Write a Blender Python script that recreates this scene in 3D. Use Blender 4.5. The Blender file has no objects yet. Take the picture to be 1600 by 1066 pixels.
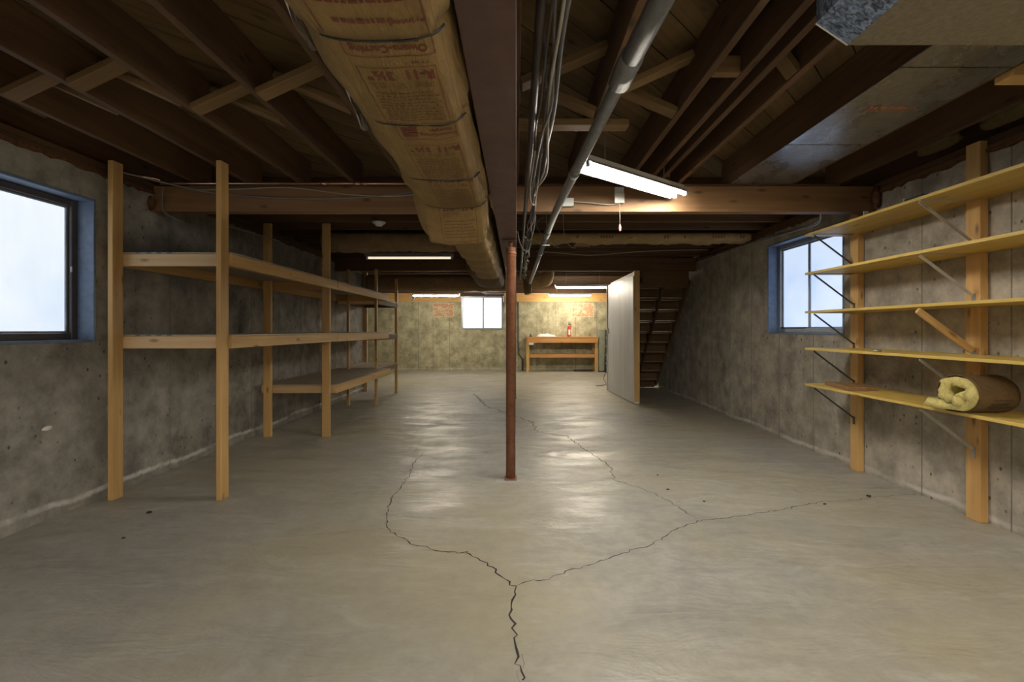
import bpy, bmesh, math, random
from mathutils import Vector, Matrix, noise
random.seed(7)
S = bpy.context.scene
COL = S.collection
PI = math.pi

# ------------------------------------------------------------------ camera
cam_d = bpy.data.cameras.new('camera'); cam = bpy.data.objects.new('camera', cam_d); COL.objects.link(cam)
cam.location = (0, 0, 1.25); cam.rotation_euler = (PI/2, 0, 0)
cam_d.sensor_width = 36; cam_d.lens = 16.0
cam_d.shift_x = -7/1600; cam_d.shift_y = -18/1600
cam_d.clip_start = 0.05
S.camera = cam
# ------------------------------------------------------------------ world, exposure
w = bpy.data.worlds.new('world'); S.world = w; w.use_nodes = True
w.node_tree.nodes['Background'].inputs[0].default_value = (.55, .68, 1, 1)
w.node_tree.nodes['Background'].inputs[1].default_value = .8
S.view_settings.view_transform = 'Standard'; S.view_settings.look = 'None'
S.view_settings.gamma = 1; S.view_settings.use_curve_mapping = False
S.view_settings.exposure = 0.15
TUBE = 112.0        # brightness of a lit tube
PANE = 1.0         # brightness of the frosted panes

# ------------------------------------------------------------------ node helpers
class NT:
    def __init__(s, name):
        s.m = bpy.data.materials.new(name); s.m.use_nodes = True
        s.t = s.m.node_tree; s.b = s.t.nodes['Principled BSDF']
    def n(s, kind, **kw):
        nd = s.t.nodes.new(kind)
        for k, v in kw.items(): setattr(nd, k, v)
        return nd
    def l(s, a, b): s.t.links.new(a, b)
    def coord(s, scale=(1,1,1), rnd=True, off=(0,0,0)):
        tc = s.n('ShaderNodeTexCoord'); mp = s.n('ShaderNodeMapping')
        mp.inputs['Scale'].default_value = scale; mp.inputs['Location'].default_value = off
        if rnd:
            oi = s.n('ShaderNodeObjectInfo'); ma = s.n('ShaderNodeMath', operation='MULTIPLY'); ma.inputs[1].default_value = 37.0
            va = s.n('ShaderNodeVectorMath', operation='ADD')
            s.l(oi.outputs['Random'], ma.inputs[0]); s.l(tc.outputs['Object'], va.inputs[0]); s.l(ma.outputs[0], va.inputs[1])
            s.l(va.outputs[0], mp.inputs[0])
        else: s.l(tc.outputs['Object'], mp.inputs[0])
        return mp.outputs[0]
    def noise(s, vec, scale=1, detail=4, rough=.6, dist=0):
        nd = s.n('ShaderNodeTexNoise'); nd.inputs['Scale'].default_value = scale; nd.inputs['Detail'].default_value = detail
        nd.inputs['Roughness'].default_value = rough; nd.inputs['Distortion'].default_value = dist
        s.l(vec, nd.inputs['Vector']); return nd.outputs[0]
    def ramp(s, f, stops):
        nd = s.n('ShaderNodeValToRGB'); cr = nd.color_ramp
        while len(cr.elements) < len(stops): cr.elements.new(.5)
        for e, (p, c) in zip(cr.elements, stops):
            e.position = p; e.color = (*c, 1) if not isinstance(c, (int, float)) else (c, c, c, 1)
        s.l(f, nd.inputs[0]); return nd.outputs[0]
    def mix(s, f, a, b, mode='MIX'):
        nd = s.n('ShaderNodeMix', data_type='RGBA', blend_type=mode)
        for sock, v in ((nd.inputs[0], f), (nd.inputs[6], a), (nd.inputs[7], b)):
            if isinstance(v, (int, float)): sock.default_value = v
            elif isinstance(v, tuple): sock.default_value = (*v, 1)
            else: s.l(v, sock)
        return nd.outputs[2]
    def math(s, op, a, b=0.0, c=0.0):
        nd = s.n('ShaderNodeMath', operation=op)
        for i, v in enumerate((a, b, c)):
            if isinstance(v, (int, float)): nd.inputs[i].default_value = v
            else: s.l(v, nd.inputs[i])
        return nd.outputs[0]
    def bump(s, h, strength=.3, dist=.01):
        nd = s.n('ShaderNodeBump'); nd.inputs['Strength'].default_value = strength; nd.inputs['Distance'].default_value = dist
        s.l(h, nd.inputs['Height']); s.l(nd.outputs[0], s.b.inputs['Normal'])
    def fin(s, col=None, rough=.6, metal=0, spec=.4):
        if col is not None:
            if isinstance(col, tuple): s.b.inputs['Base Color'].default_value = (*col, 1)
            else: s.l(col, s.b.inputs['Base Color'])
        if isinstance(rough, (int, float)): s.b.inputs['Roughness'].default_value = rough
        else: s.l(rough, s.b.inputs['Roughness'])
        s.b.inputs['Metallic'].default_value = metal
        s.b.inputs['Specular IOR Level'].default_value = spec
        return s.m

def wood(name, c_dark, c_light, rough=.6, knots=True, vary=.25):
    t = NT(name)
    v = t.coord((1.2, 22, 22)); f = t.noise(v, 1, 5, .6, .6)
    v2 = t.coord((.5, 4, 4)); f2 = t.noise(v2, 1, 2)
    c = t.ramp(f, [(.3, c_dark), (.7, c_light)])
    c = t.mix(.35, c, t.ramp(f2, [(.35, c_dark), (.65, c_light)]))
    if knots:
        vk = t.coord((3.2, 9, 9)); vo = t.n('ShaderNodeTexVoronoi'); t.l(vk, vo.inputs['Vector']); vo.inputs['Scale'].default_value = 1
        k = t.ramp(vo.outputs['Distance'], [(.06, 1.0), (.16, 0.0)])
        c = t.mix(t.math('MULTIPLY', k, .75), c, tuple(x*.3 for x in c_dark))
    oi = t.n('ShaderNodeObjectInfo')
    br = t.math('ADD', t.math('MULTIPLY', oi.outputs['Random'], vary), 1-vary/2)
    c = t.mix(1.0, c, t.n('ShaderNodeCombineColor').outputs[0], 'MULTIPLY')
    cc = t.t.nodes[-1]
    comb = [n for n in t.t.nodes if n.type == 'COMBINE_COLOR'][0]
    for i in range(3): t.l(br, comb.inputs[i])
    t.bump(f, .25, .003)
    return t.fin(c, rough)

def plain(name, col, rough=.5, metal=0, var=.12, scale=12, bump=.1, spec=.4):
    t = NT(name); f = t.noise(t.coord((1,1,1)), scale, 4)
    c = t.ramp(f, [(.3, tuple(max(0, x*(1-var)) for x in col)), (.7, tuple(min(1, x*(1+var)) for x in col))])
    if bump: t.bump(f, bump, .004)
    return t.fin(c, rough, metal, spec)

def concrete_wall(name, ca, cb, effl=1.0, low=.05, amp=.06):
    t = NT(name); P = t.coord((1,1,1), rnd=False)
    f1 = t.noise(P, 1.1, 7, .62); f2 = t.noise(t.coord((7,7,.35), rnd=False), 1, 5, .6); f3 = t.noise(P, 5, 8, .68)
    c = t.ramp(f1, [(.34, ca), (.62, cb)])
    c = t.mix(.30, c, t.ramp(f2, [(.32, tuple(x*.72 for x in ca)), (.66, tuple(x*1.08 for x in cb))]))
    c = t.mix(.58, c, t.ramp(f3, [(.34, tuple(x*.5 for x in ca)), (.66, tuple(x*1.25 for x in cb))]))
    # dark damp stains with their own shape
    st = t.ramp(t.noise(t.coord((1.3,1.3,.8), rnd=False, off=(3,1,2)), 1, 5, .65), [(.56, 0.0), (.70, 1.0)])
    c = t.mix(t.math('MULTIPLY', st, .5), c, tuple(x*.45 for x in ca))
    # pits
    vo = t.n('ShaderNodeTexVoronoi'); t.l(t.coord((1,1,.7), rnd=False), vo.inputs['Vector']); vo.inputs['Scale'].default_value = 16
    pit = t.ramp(vo.outputs['Distance'], [(.10, 1.0), (.17, 0.0)])
    msk = t.ramp(t.noise(P, 2.3, 4), [(.44, 0.0), (.56, 1.0)])
    pm = t.math('MULTIPLY', pit, msk)
    c = t.mix(t.math('MULTIPLY', pm, .8), c, (.05,.045,.04))
    # rusty yellow tint
    ru = t.ramp(t.noise(t.coord((2,2,1.3), rnd=False, off=(8,4,1)), 1, 4), [(.6, 0.0), (.74, .35)])
    c = t.mix(ru, c, (.36,.27,.14))
    # white efflorescence along the base
    sx = t.n('ShaderNodeSeparateXYZ'); tc = t.n('ShaderNodeTexCoord'); t.l(tc.outputs['Object'], sx.inputs[0])
    lev = t.math('ADD', t.math('MULTIPLY', t.noise(t.coord((1.0,1.0,0), rnd=False), 1.3, 5), amp*2), low-amp)
    d = t.math('ABSOLUTE', t.math('SUBTRACT', sx.outputs[2], lev))
    ef = t.ramp(t.math('ADD', d, t.math('MULTIPLY', t.noise(P, 30, 4), .02)), [(.018, 1.0), (.036, 0.0)])
    br = t.ramp(t.noise(P, 3.5, 4), [(.36, .15), (.56, 1.0)])
    c = t.mix(t.math('MULTIPLY', t.math('MULTIPLY', ef, br), .8*effl), c, (.66,.64,.6))
    h = t.math('SUBTRACT', t.math('ADD', t.math('MULTIPLY', f3, .5), t.math('MULTIPLY', f2, .5)), pm)
    t.bump(h, .5, .006)
    return t.fin(c, .85, 0, .2)

def concrete_floor():
    t = NT('floor_concrete'); P = t.coord((1,1,1), rnd=False)
    f1 = t.noise(P, .6, 7, .62, .6); f2 = t.noise(t.coord((1,2.4,1), rnd=False), 1.6, 8, .68, .7); f3 = t.noise(P, 12, 6, .7)
    c = t.ramp(f1, [(.34, (.255,.245,.22)), (.5, (.335,.32,.275)), (.66, (.42,.395,.33))])
    c = t.mix(.36, c, t.ramp(f2, [(.32, (.19,.182,.168)), (.52, (.33,.318,.285)), (.70, (.47,.455,.42))]))
    c = t.mix(.26, c, t.ramp(f3, [(.32, (.15,.14,.125)), (.68, (.47,.45,.40))]))
    ol = t.ramp(t.noise(t.coord((.5,.5,1), rnd=False, off=(2.4,.3,0)), 1, 4), [(.42, 0.0), (.62, .55)])
    c = t.mix(ol, c, (.37,.325,.20))
    sp = t.ramp(t.noise(t.coord((1.6,4,1), rnd=False, off=(5,3,0)), 1, 8, .72, .8), [(.56, 0.0), (.74, .42)])
    c = t.mix(sp, c, (.56,.56,.55))
    rust = t.ramp(t.noise(t.coord((3,4,1), rnd=False, off=(1,9,0)), 1, 6, .7), [(.58, 0.0), (.80, .12)])
    c = t.mix(rust, c, (.33,.23,.13))
    t.bump(t.math('ADD', t.math('MULTIPLY', t.noise(t.coord((1,2.4,1), rnd=False), 2.0, 5, .6, .6), 1.0), t.math('MULTIPLY', f3, .03)), .42, .03)
    r = t.ramp(t.noise(t.coord((1.3,3.2,1), rnd=False, off=(2,2,0)), 1.2, 6, .65, .6), [(.36, .31), (.62, .60)])
    return t.fin(c, r, 0, .5)

def emit(name, col, strength):
    t = NT(name); t.b.inputs['Base Color'].default_value = (.8,.8,.8,1)
    t.b.inputs['Emission Color'].default_value = (*col, 1); t.b.inputs['Emission Strength'].default_value = strength
    return t.m
def frosted(name, lo, hi, strength):
    t = NT(name); P = t.coord((1,1,1)); f = t.noise(P, 1.1, 3, .5, .2)
    c = t.ramp(f, [(.22, lo), (.52, hi)])
    f2 = t.noise(t.coord((3,3,.6)), 6, 4); c = t.mix(.06, c, t.ramp(f2, [(.3, 0.0), (.7, 1.0)]), 'MULTIPLY')
    t.l(c, t.b.inputs['Emission Color']); t.b.inputs['Emission Strength'].default_value = strength
    t.b.inputs['Base Color'].default_value = (.35,.38,.42,1); t.b.inputs['Roughness'].default_value = .35
    return t.m

M = {}
M['pine'] = wood('pine_lumber', (.44,.25,.085), (.62,.40,.16))
M['pine_pale'] = wood('pale_pine_lumber', (.50,.33,.17), (.70,.50,.28))
M['shelf'] = wood('shelf_plywood', (.46,.31,.065), (.66,.475,.13), .5, True, .12)
M['plyshelf'] = wood('grey_worn_plywood', (.28,.22,.16), (.42,.34,.25), .6, False)
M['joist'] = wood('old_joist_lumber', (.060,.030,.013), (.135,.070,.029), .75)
M['header'] = wood('header_lumber', (.17,.088,.040), (.29,.165,.075), .6)
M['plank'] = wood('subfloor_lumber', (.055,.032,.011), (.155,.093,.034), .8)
M['block'] = wood('bridging_lumber', (.12,.07,.028), (.22,.135,.055), .7)
M['ledger'] = wood('ledger_lumber', (.50,.28,.09), (.70,.43,.16), .6)
M['bench'] = wood('bench_lumber', (.46,.21,.06), (.62,.32,.11), .45)
M['oldplank'] = wood('brown_scrap_lumber', (.17,.09,.035), (.30,.17,.07), .6, False)
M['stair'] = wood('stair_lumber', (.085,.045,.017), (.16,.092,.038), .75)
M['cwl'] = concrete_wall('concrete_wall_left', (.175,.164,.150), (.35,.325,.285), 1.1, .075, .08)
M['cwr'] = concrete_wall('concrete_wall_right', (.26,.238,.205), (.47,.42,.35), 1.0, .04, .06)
M['cwf'] = concrete_wall('concrete_wall_far', (.27,.245,.15), (.47,.43,.29), .4)
M['ridge'] = plain('form_ridge_concrete', (.20,.19,.17), .9, 0, .3, 8)
M['floor'] = concrete_floor()
M['crack'] = plain('crack_dark', (.035,.03,.026), .95, bump=0)
M['hair'] = plain('crack_filled', (.165,.155,.130), .95, bump=0)
M['steel'] = plain('brown_painted_steel', (.092,.050,.041), .6, 0, .2, 9, .12)
M['column'] = plain('rust_brown_steel', (.23,.095,.05), .42, .15, .25, 22, .1)
M['blue'] = plain('blue_grey_paint', (.13,.18,.28), .45, 0, .2, 20, .25)
M['dframe'] = plain('dark_metal_frame', (.085,.075,.075), .4, .3)
M['gframe'] = plain('grey_aluminium', (.30,.33,.37), .4, .5)
M['pane1'] = frosted('frosted_pane_left', (.55,.69,.88), (.80,.87,.94), .95*PANE)
M['pane2'] = frosted('frosted_pane_right', (.34,.50,.86), (.60,.73,.94), .95*PANE)
M['pane3'] = frosted('frosted_pane_far', (.88,.92,1), (1,1,1), 1.5*PANE)
M['tube'] = emit('lit_tube', (1, .94, .82), TUBE)
M['tubeoff'] = emit('dim_tube', (1,.86,.6), .8); M['tubeback'] = emit('rear_lit_tube', (1,.94,.82), TUBE*1.65); M['tubeweak'] = emit('rear_weak_tube', (1,.93,.80), TUBE*1.05); M['tubefar'] = emit('far_lit_tube', (1,.90,.72), TUBE*2.3)  # the two rear tubes serve the added, unseen fill lights
M['white'] = plain('white_enamel', (.72,.72,.70), .35, 0, .05)
M['greymetal'] = plain('grey_enamel', (.22,.22,.25), .4, .3)
M['plastic'] = plain('white_plastic', (.62,.64,.62), .4, 0, .05)
M['galv'] = plain('grey_pipe', (.15,.15,.155), .48, .15, .2, 30)
M['dpipe'] = plain('black_iron', (.06,.045,.042), .45, .4, .3)
M['copper'] = plain('copper_pipe', (.55,.30,.20), .25, .9)
M['cable'] = plain('grey_cable', (.17,.16,.15), .6)
M['cablew'] = plain('white_cable', (.32,.295,.25), .6)
M['cabled'] = plain('dark_cable', (.06,.055,.055), .5)
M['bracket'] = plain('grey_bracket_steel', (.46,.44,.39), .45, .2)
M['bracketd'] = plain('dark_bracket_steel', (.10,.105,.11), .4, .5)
M['zinc'] = plain('zinc', (.5,.5,.5), .3, .9)
M['ink'] = plain('red_print', (.155,.04,.028), .8, bump=0)
M['inkd'] = plain('faded_print', (.17,.085,.035), .8, bump=0)
M['red'] = plain('red_enamel', (.42,.03,.02), .3)
M['black'] = plain('black_plastic', (.02,.02,.02), .4)
M['paper'] = plain('paper', (.72,.68,.64), .8)
M['green'] = plain('grey_green_paint', (.26,.29,.22), .5)
M['pink'] = plain('pink_plastic', (.8,.25,.2), .4)
M['rag'] = plain('white_fibre', (.62,.54,.48), .9, 0, .3, 40, .5)
M['poster'] = plain('tan_poster_paper', (.55,.42,.27), .8)
M['posterink'] = plain('poster_red', (.42,.16,.08), .8, bump=0)
M['soil'] = plain('rust_foam', (.12,.055,.022), .9, 0, .5, 30, 1)
M['bluemark'] = plain('blue_stamp', (.09,.16,.30), .8, bump=0)

def kraft(name, c, dim=1.0):
    t = NT(name); P = t.coord((1,1,1), rnd=False)
    f = t.noise(P, 6, 6, .6, .6); g = t.noise(t.coord((60,8,60), rnd=False), 1, 3)
    col = t.ramp(f, [(.3, tuple(x*.72 for x in c)), (.7, tuple(min(1, x*1.12) for x in c))])
    col = t.mix(.25, col, t.ramp(g, [(.3, tuple(x*.7 for x in c)), (.7, c)]))
    t.bump(t.noise(t.coord((28,5,28), rnd=False), 1, 6, .7, .5), .9, .02); return t.fin(col, .8, 0, .2)
M['kraft'] = kraft('kraft_facing', (.29,.19,.078))
M['kraftold'] = kraft('old_kraft_facing', (.25,.165,.085))
M['kraftpale'] = kraft('pale_kraft_facing', (.42,.29,.13))
M['kraftdark'] = kraft('dark_kraft_facing', (.14,.085,.035))

def fibre(name, c):
    t = NT(name); P = t.coord((1,1,1)); f = t.noise(P, 35, 8, .75, .8)
    col = t.ramp(f, [(.3, tuple(x*.68 for x in c)), (.62, c)])
    t.bump(f, 1.0, .02); t.b.inputs['Subsurface Weight'].default_value = 0
    return t.fin(col, .9, 0, .1)
M['fibre'] = fibre('yellow_glass_fibre', (.95,.80,.31))
M['fibredark'] = fibre('old_glass_fibre', (.30,.24,.12))

def galvanised(name, c, metal=.8, rough=.35, sc=28, con=.5, bright=1.3, patch=0.0):
    t = NT(name); P = t.coord((1,1.6,1), rnd=False)
    f = t.noise(P, sc, 3, .55, 1.6); g = t.noise(P, 3, 6, .6)
    m = t.math('ADD', t.math('MULTIPLY', f, .7), t.math('MULTIPLY', g, .3))
    col = t.ramp(m, [(.38, tuple(x*con for x in c)), (.62, tuple(min(1, x*bright) for x in c))])
    t.bump(g, .15, .01)
    return t.fin(col, t.ramp(g, [(.35, rough), (.65, rough+.2)]), metal, .5)
M['spangle'] = galvanised('spangled_sheet_metal', (.20,.26,.40), .3, .45, 34, .25, 1.9)
M['sheet'] = galvanised('dull_sheet_metal', (.25,.25,.265), .7, .2, 14, .8, 1.15)
M['sheetlow'] = plain('dusty_sheet_metal', (.20,.17,.12), .6, .2, .2, 60)

def painted_door():
    t = NT('white_painted_board'); f = t.noise(t.coord((14,14,.7), rnd=False), 1, 5, .6, .3); g = t.noise(t.coord((1,1,1), rnd=False), 1.5, 4)
    c = t.ramp(f, [(.3, (.50,.49,.49)), (.62, (.70,.68,.65))])
    c = t.mix(.3, c, t.ramp(g, [(.35, (.42,.41,.46)), (.65, (.62,.59,.55))])); t.bump(f, .2, .003)
    return t.fin(c, .5)
M['door'] = painted_door()

# ------------------------------------------------------------------ object helpers
W = {}
def place(o, Mw, parent=None):
    COL.objects.link(o)
    if parent is not None:
        o.parent = parent; o.matrix_basis = W[parent.name].inverted() @ Mw
    else: o.matrix_basis = Mw
    W[o.name] = Mw; return o
def tag(o, label=None, cat=None, group=None, kind=None):
    if label: o['label'] = label
    if cat: o['category'] = cat
    if group: o['group'] = group
    if kind: o['kind'] = kind
    return o
def thing(name, loc, label, cat, group=None):
    o = bpy.data.objects.new(name, None); o.empty_display_size = .1
    place(o, Matrix.Translation(loc)); return tag(o, label, cat, group)
def struct_empty(name, loc):
    o = bpy.data.objects.new(name, None); place(o, Matrix.Translation(loc)); o['kind'] = 'structure'; return o

def mesh_obj(name, verts, faces, mat, parent=None, Mw=None, smooth=False):
    me = bpy.data.meshes.new(name); me.from_pydata([tuple(v) for v in verts], [], faces); me.update()
    bm = bmesh.new(); bm.from_mesh(me); bmesh.ops.recalc_face_normals(bm, faces=bm.faces); bm.to_mesh(me); bm.free()
    if mat is not None: me.materials.append(mat)
    if smooth:
        for p in me.polygons: p.use_smooth = True
    o = bpy.data.objects.new(name, me)
    if Mw is None:                                   # geometry given in world metres: bring the origin to its centre base
        xs = [v[0] for v in verts]; ys = [v[1] for v in verts]; zs = [v[2] for v in verts]
        c = Vector(((min(xs)+max(xs))/2, (min(ys)+max(ys))/2, min(zs)))
        me.transform(Matrix.Translation(-c)); Mw = Matrix.Translation(c)
    return place(o, Mw, parent)

def bev_box_mesh(name, L, a, b, bev):
    bm = bmesh.new(); bmesh.ops.create_cube(bm, size=1)
    bmesh.ops.scale(bm, vec=(L, a, b), verts=bm.verts)
    if bev: bmesh.ops.bevel(bm, geom=bm.edges[:], offset=min(bev, a*.3, b*.3), segments=1, affect='EDGES')
    me = bpy.data.meshes.new(name); bm.to_mesh(me); bm.free(); return me
def stick(name, p0, p1, a, b, mat, parent=None, up=(0,0,1), bev=.003):
    """bar from p0 to p1; a = width across, b = thickness along up; grain along its length"""
    p0 = Vector(p0); p1 = Vector(p1); x = (p1-p0); L = x.length; x.normalize()
    y = Vector(up).cross(x); y.normalize(); z = x.cross(y)
    me = bev_box_mesh(name, L, a, b, bev); me.materials.append(mat)
    R = Matrix((x, y, z)).transposed().to_4x4()
    o = bpy.data.objects.new(name, me)
    return place(o, Matrix.Translation((p0+p1)/2) @ R, parent)
def box(name, x0, x1, y0, y1, z0, z1, mat, parent=None, bev=.003):
    d = (abs(x1-x0), abs(y1-y0), abs(z1-z0)); c = ((x0+x1)/2, (y0+y1)/2, (z0+z1)/2)
    if d[0] >= d[1] and d[0] >= d[2]: return stick(name, (x0, c[1], c[2]), (x1, c[1], c[2]), d[1], d[2], mat, parent, (0,0,1), bev)
    if d[1] >= d[2]: return stick(name, (c[0], y0, c[2]), (c[0], y1, c[2]), d[0], d[2], mat, parent, (0,0,1), bev)
    return stick(name, (c[0], c[1], z0), (c[0], c[1], z1), d[0], d[1], mat, parent, (0,1,0), bev)

def tube_geo(pts, r, seg=10, cap=True, radii=None):
    pts = [Vector(p) for p in pts]; V = []; F = []
    t0 = (pts[1]-pts[0]).normalized(); n = t0.orthogonal().normalized()
    for i, p in enumerate(pts):
        t = (pts[min(i+1, len(pts)-1)] - pts[max(i-1, 0)]).normalized()
        n = (n - t*n.dot(t)).normalized(); b = t.cross(n); rr = radii[i] if radii else r
        for k in range(seg):
            a = 2*PI*k/seg; V.append(p + (n*math.cos(a) + b*math.sin(a))*rr)
    for i in range(len(pts)-1):
        for k in range(seg):
            a = i*seg+k; b_ = i*seg+(k+1) % seg; F.append((a, b_, b_+seg, a+seg))
    if cap: F.append(tuple(range(seg))[::-1]); F.append(tuple(range((len(pts)-1)*seg, len(pts)*seg)))
    return V, F
def tube(name, pts, r, mat, parent=None, seg=10, radii=None):
    V, F = tube_geo(pts, r, seg, radii=radii); return mesh_obj(name, V, F, mat, parent, smooth=True)
def smooth_path(pts, n=6):
    pts = [Vector(p) for p in pts]; out = []
    for i in range(len(pts)-1):
        p0 = pts[max(i-1,0)]; p1 = pts[i]; p2 = pts[i+1]; p3 = pts[min(i+2, len(pts)-1)]
        for k in range(n):
            t = k/n
            out.append(.5*((2*p1)+(p2-p0)*t+(2*p0-5*p1+4*p2-p3)*t*t+(3*p1-p0-3*p2+p3)*t**3))
    out.append(pts[-1]); return out
def lathe(name, prof, mat, parent=None, loc=(0,0,0), seg=20, axis='Z'):
    V = []; F = []
    for (r, z) in prof:
        for k in range(seg):
            a = 2*PI*k/seg; V.append(Vector((r*math.cos(a), r*math.sin(a), z)))
    n = len(prof)
    for i in range(n-1):
        for k in range(seg):
            F.append((i*seg+k, i*seg+(k+1) % seg, (i+1)*seg+(k+1) % seg, (i+1)*seg+k))
    F.append(tuple(range(seg))[::-1]); F.append(tuple(range((n-1)*seg, n*seg)))
    if axis == 'X': V = [Vector((v.z, v.y, v.x)) for v in V]
    if axis == 'Y': V = [Vector((v.x, v.z, v.y)) for v in V]
    return mesh_obj(name, V, F, mat, parent, Matrix.Translation(loc), smooth=True)
def prism(name, poly, y0, y1, mat, parent=None, axis='Y'):
    """extrude an outline (x,z) along Y, or (y,z) along X"""
    n = len(poly); V = []
    for yy in (y0, y1):
        for (a, b) in poly: V.append((a, yy, b) if axis == 'Y' else (yy, a, b))
    F = [tuple(range(n)), tuple(range(n, 2*n))[::-1]] + [(i, (i+1) % n, n+(i+1) % n, n+i) for i in range(n)]
    return mesh_obj(name, V, F, mat, parent)

# ================================================================== STRUCTURE
XL, XR, YB, YF, H = -3.08, 3.05, -3.0, 13.9, 2.487       # H: underside of the joists
TOP = 2.40                                               # top of the concrete
def boxes_geo(lst):
    V = []; F = []
    for (x0,x1,y0,y1,z0,z1) in lst:
        b = len(V)
        V += [(x0,y0,z0),(x1,y0,z0),(x1,y1,z0),(x0,y1,z0),(x0,y0,z1),(x1,y0,z1),(x1,y1,z1),(x0,y1,z1)]
        F += [tuple(b+i for i in f) for f in ((0,3,2,1),(4,5,6,7),(0,1,5,4),(1,2,6,5),(2,3,7,6),(3,0,4,7))]
    return V, F
def wall(name, lst, mat):
    V, F = boxes_geo(lst); o = mesh_obj(name, V, F, mat, None, Matrix.Identity(4)); o['kind'] = 'structure'; return o
# floor
fl = wall('floor', [(-5.0, 3.3, YB-.2, YF+.2, -.12, 0)], M['floor'])
# cracks in the slab
def crack(pts, w0, w1, mat, jit=.018, seed=1):
    rnd = random.Random(seed); P = []
    for i in range(len(pts)-1):
        a = Vector(pts[i]); b = Vector(pts[i+1]); n = max(2, int((b-a).length/.028))
        for k in range(n):
            p = a.lerp(b, k/n); P.append(p+Vector((rnd.uniform(-1,1), rnd.uniform(-1,1)))*jit*.55)
    P.append(Vector(pts[-1])); V = []; F = []
    for i, p in enumerate(P):
        t = (P[min(i+1,len(P)-1)]-P[max(i-1,0)]).normalized(); nn = Vector((-t.y, t.x))
        wd = (w0+(w1-w0)*i/len(P))*rnd.uniform(.45, 1.5)*.5
        V += [(p.x+nn.x*wd, p.y+nn.y*wd, .0012), (p.x-nn.x*wd, p.y-nn.y*wd, .0012)]
        if i: F.append((2*i-2, 2*i-1, 2*i+1, 2*i))
    return mesh_obj('floor_crack', V, F, mat, fl)
C1 = [(.029,1.613),(.019,1.661),(.002,1.709),(-.003,1.796),(-.005,1.871),(-.022,1.997),(-.012,2.142),(-.012,2.205),(-.038,2.25),(-.094,2.308),(-.124,2.389),(-.161,2.435),(-.217,2.483),(-.283,2.547)]
C1b = [(-.283,2.547),(-.421,2.561),(-.52,2.606),(-.626,2.669),(-.7,2.751),(-.777,2.804),(-.826,2.867),(-.888,3.119),(-.929,3.354),(-.924,3.513),(-.91,3.703)]
C1c = [(-.91,3.703),(-.928,3.95),(-.964,4.232),(-.95,4.6)]
C2 = [(-.012,2.222),(.073,2.262),(.169,2.279),(.258,2.351),(.357,2.402),(.475,2.469),(.623,2.561),(.771,2.637),(.902,2.752),(1.017,2.858),(1.233,2.993),(1.464,3.033),(1.724,3.119),(1.947,3.197),(2.19,3.292)]
C2b = [(2.19,3.292),(2.449,3.329),(2.804,3.419),(3.03,3.46)]
C3 = [(1.186,3.034),(1.138,3.197),(1.072,3.418),(.968,3.584),(.814,3.782),(.841,4.04),(.833,4.294),(.735,4.63),(.657,5.022),(.584,5.323),(.258,5.555)]
C3b = [(.258,5.555),(.215,6.13),(-.49,7.41),(-.84,8.89)]
crack(C1, .0075, .007, M['crack'], .02, 1); crack(C1b, .0065, .0055, M['crack'], .022, 2); crack(C1c, .007, .006, M['hair'], .03, 3)
crack(C2, .0045, .006, M['crack'], .02, 4); crack(C2b, .006, .006, M['hair'], .02, 5)
crack(C3, .010, .011, M['hair'], .03, 6); crack(C3b, .014, .02, M['hair'], .05, 7)
crack([(-.83,2.85),(-1.1,2.80),(-1.2,2.778),(-1.55,2.71),(-1.75,2.72)], .003, .002, M['hair'], .02, 8)
crack([(.02,1.75),(.035,1.70),(.0,1.66),(.02,1.60)], .002, .002, M['hair'], .01, 9)

# walls with window openings
L = dict(y0=1.95, y1=3.33, z0=1.157, z1=2.20); R = dict(y0=4.235, y1=5.52, z0=1.196, z1=2.267)
t_ = .25
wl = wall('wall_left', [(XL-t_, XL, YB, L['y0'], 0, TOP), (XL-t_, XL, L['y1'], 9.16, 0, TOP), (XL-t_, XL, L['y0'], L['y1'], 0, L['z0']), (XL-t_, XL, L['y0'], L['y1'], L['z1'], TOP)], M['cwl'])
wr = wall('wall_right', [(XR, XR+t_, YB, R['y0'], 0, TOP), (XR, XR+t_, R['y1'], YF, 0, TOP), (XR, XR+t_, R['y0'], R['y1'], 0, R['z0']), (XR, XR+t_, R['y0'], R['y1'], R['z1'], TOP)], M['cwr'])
FX0, FX1, FZ0, FZ1 = -1.68, -.41, 1.25, 2.267
wf = wall('wall_far', [(-5.0, FX0, YF, YF+t_, 0, 2.09), (FX1, XR+t_, YF, YF+t_, 0, 2.09), (FX0, FX1, YF, YF+t_, 0, FZ0)], M['cwf'])
wb = wall('wall_back', [(XL-t_, XR+t_, YB-t_, YB, 0, H)], M['cwr'])
wj = wall('wall_alcove', [(-5.0, XL, 9.16, 9.16+.01, 0, H), (-5.25, -5.0, 9.16, YF+t_, 0, H)], M['cwf'])
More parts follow.
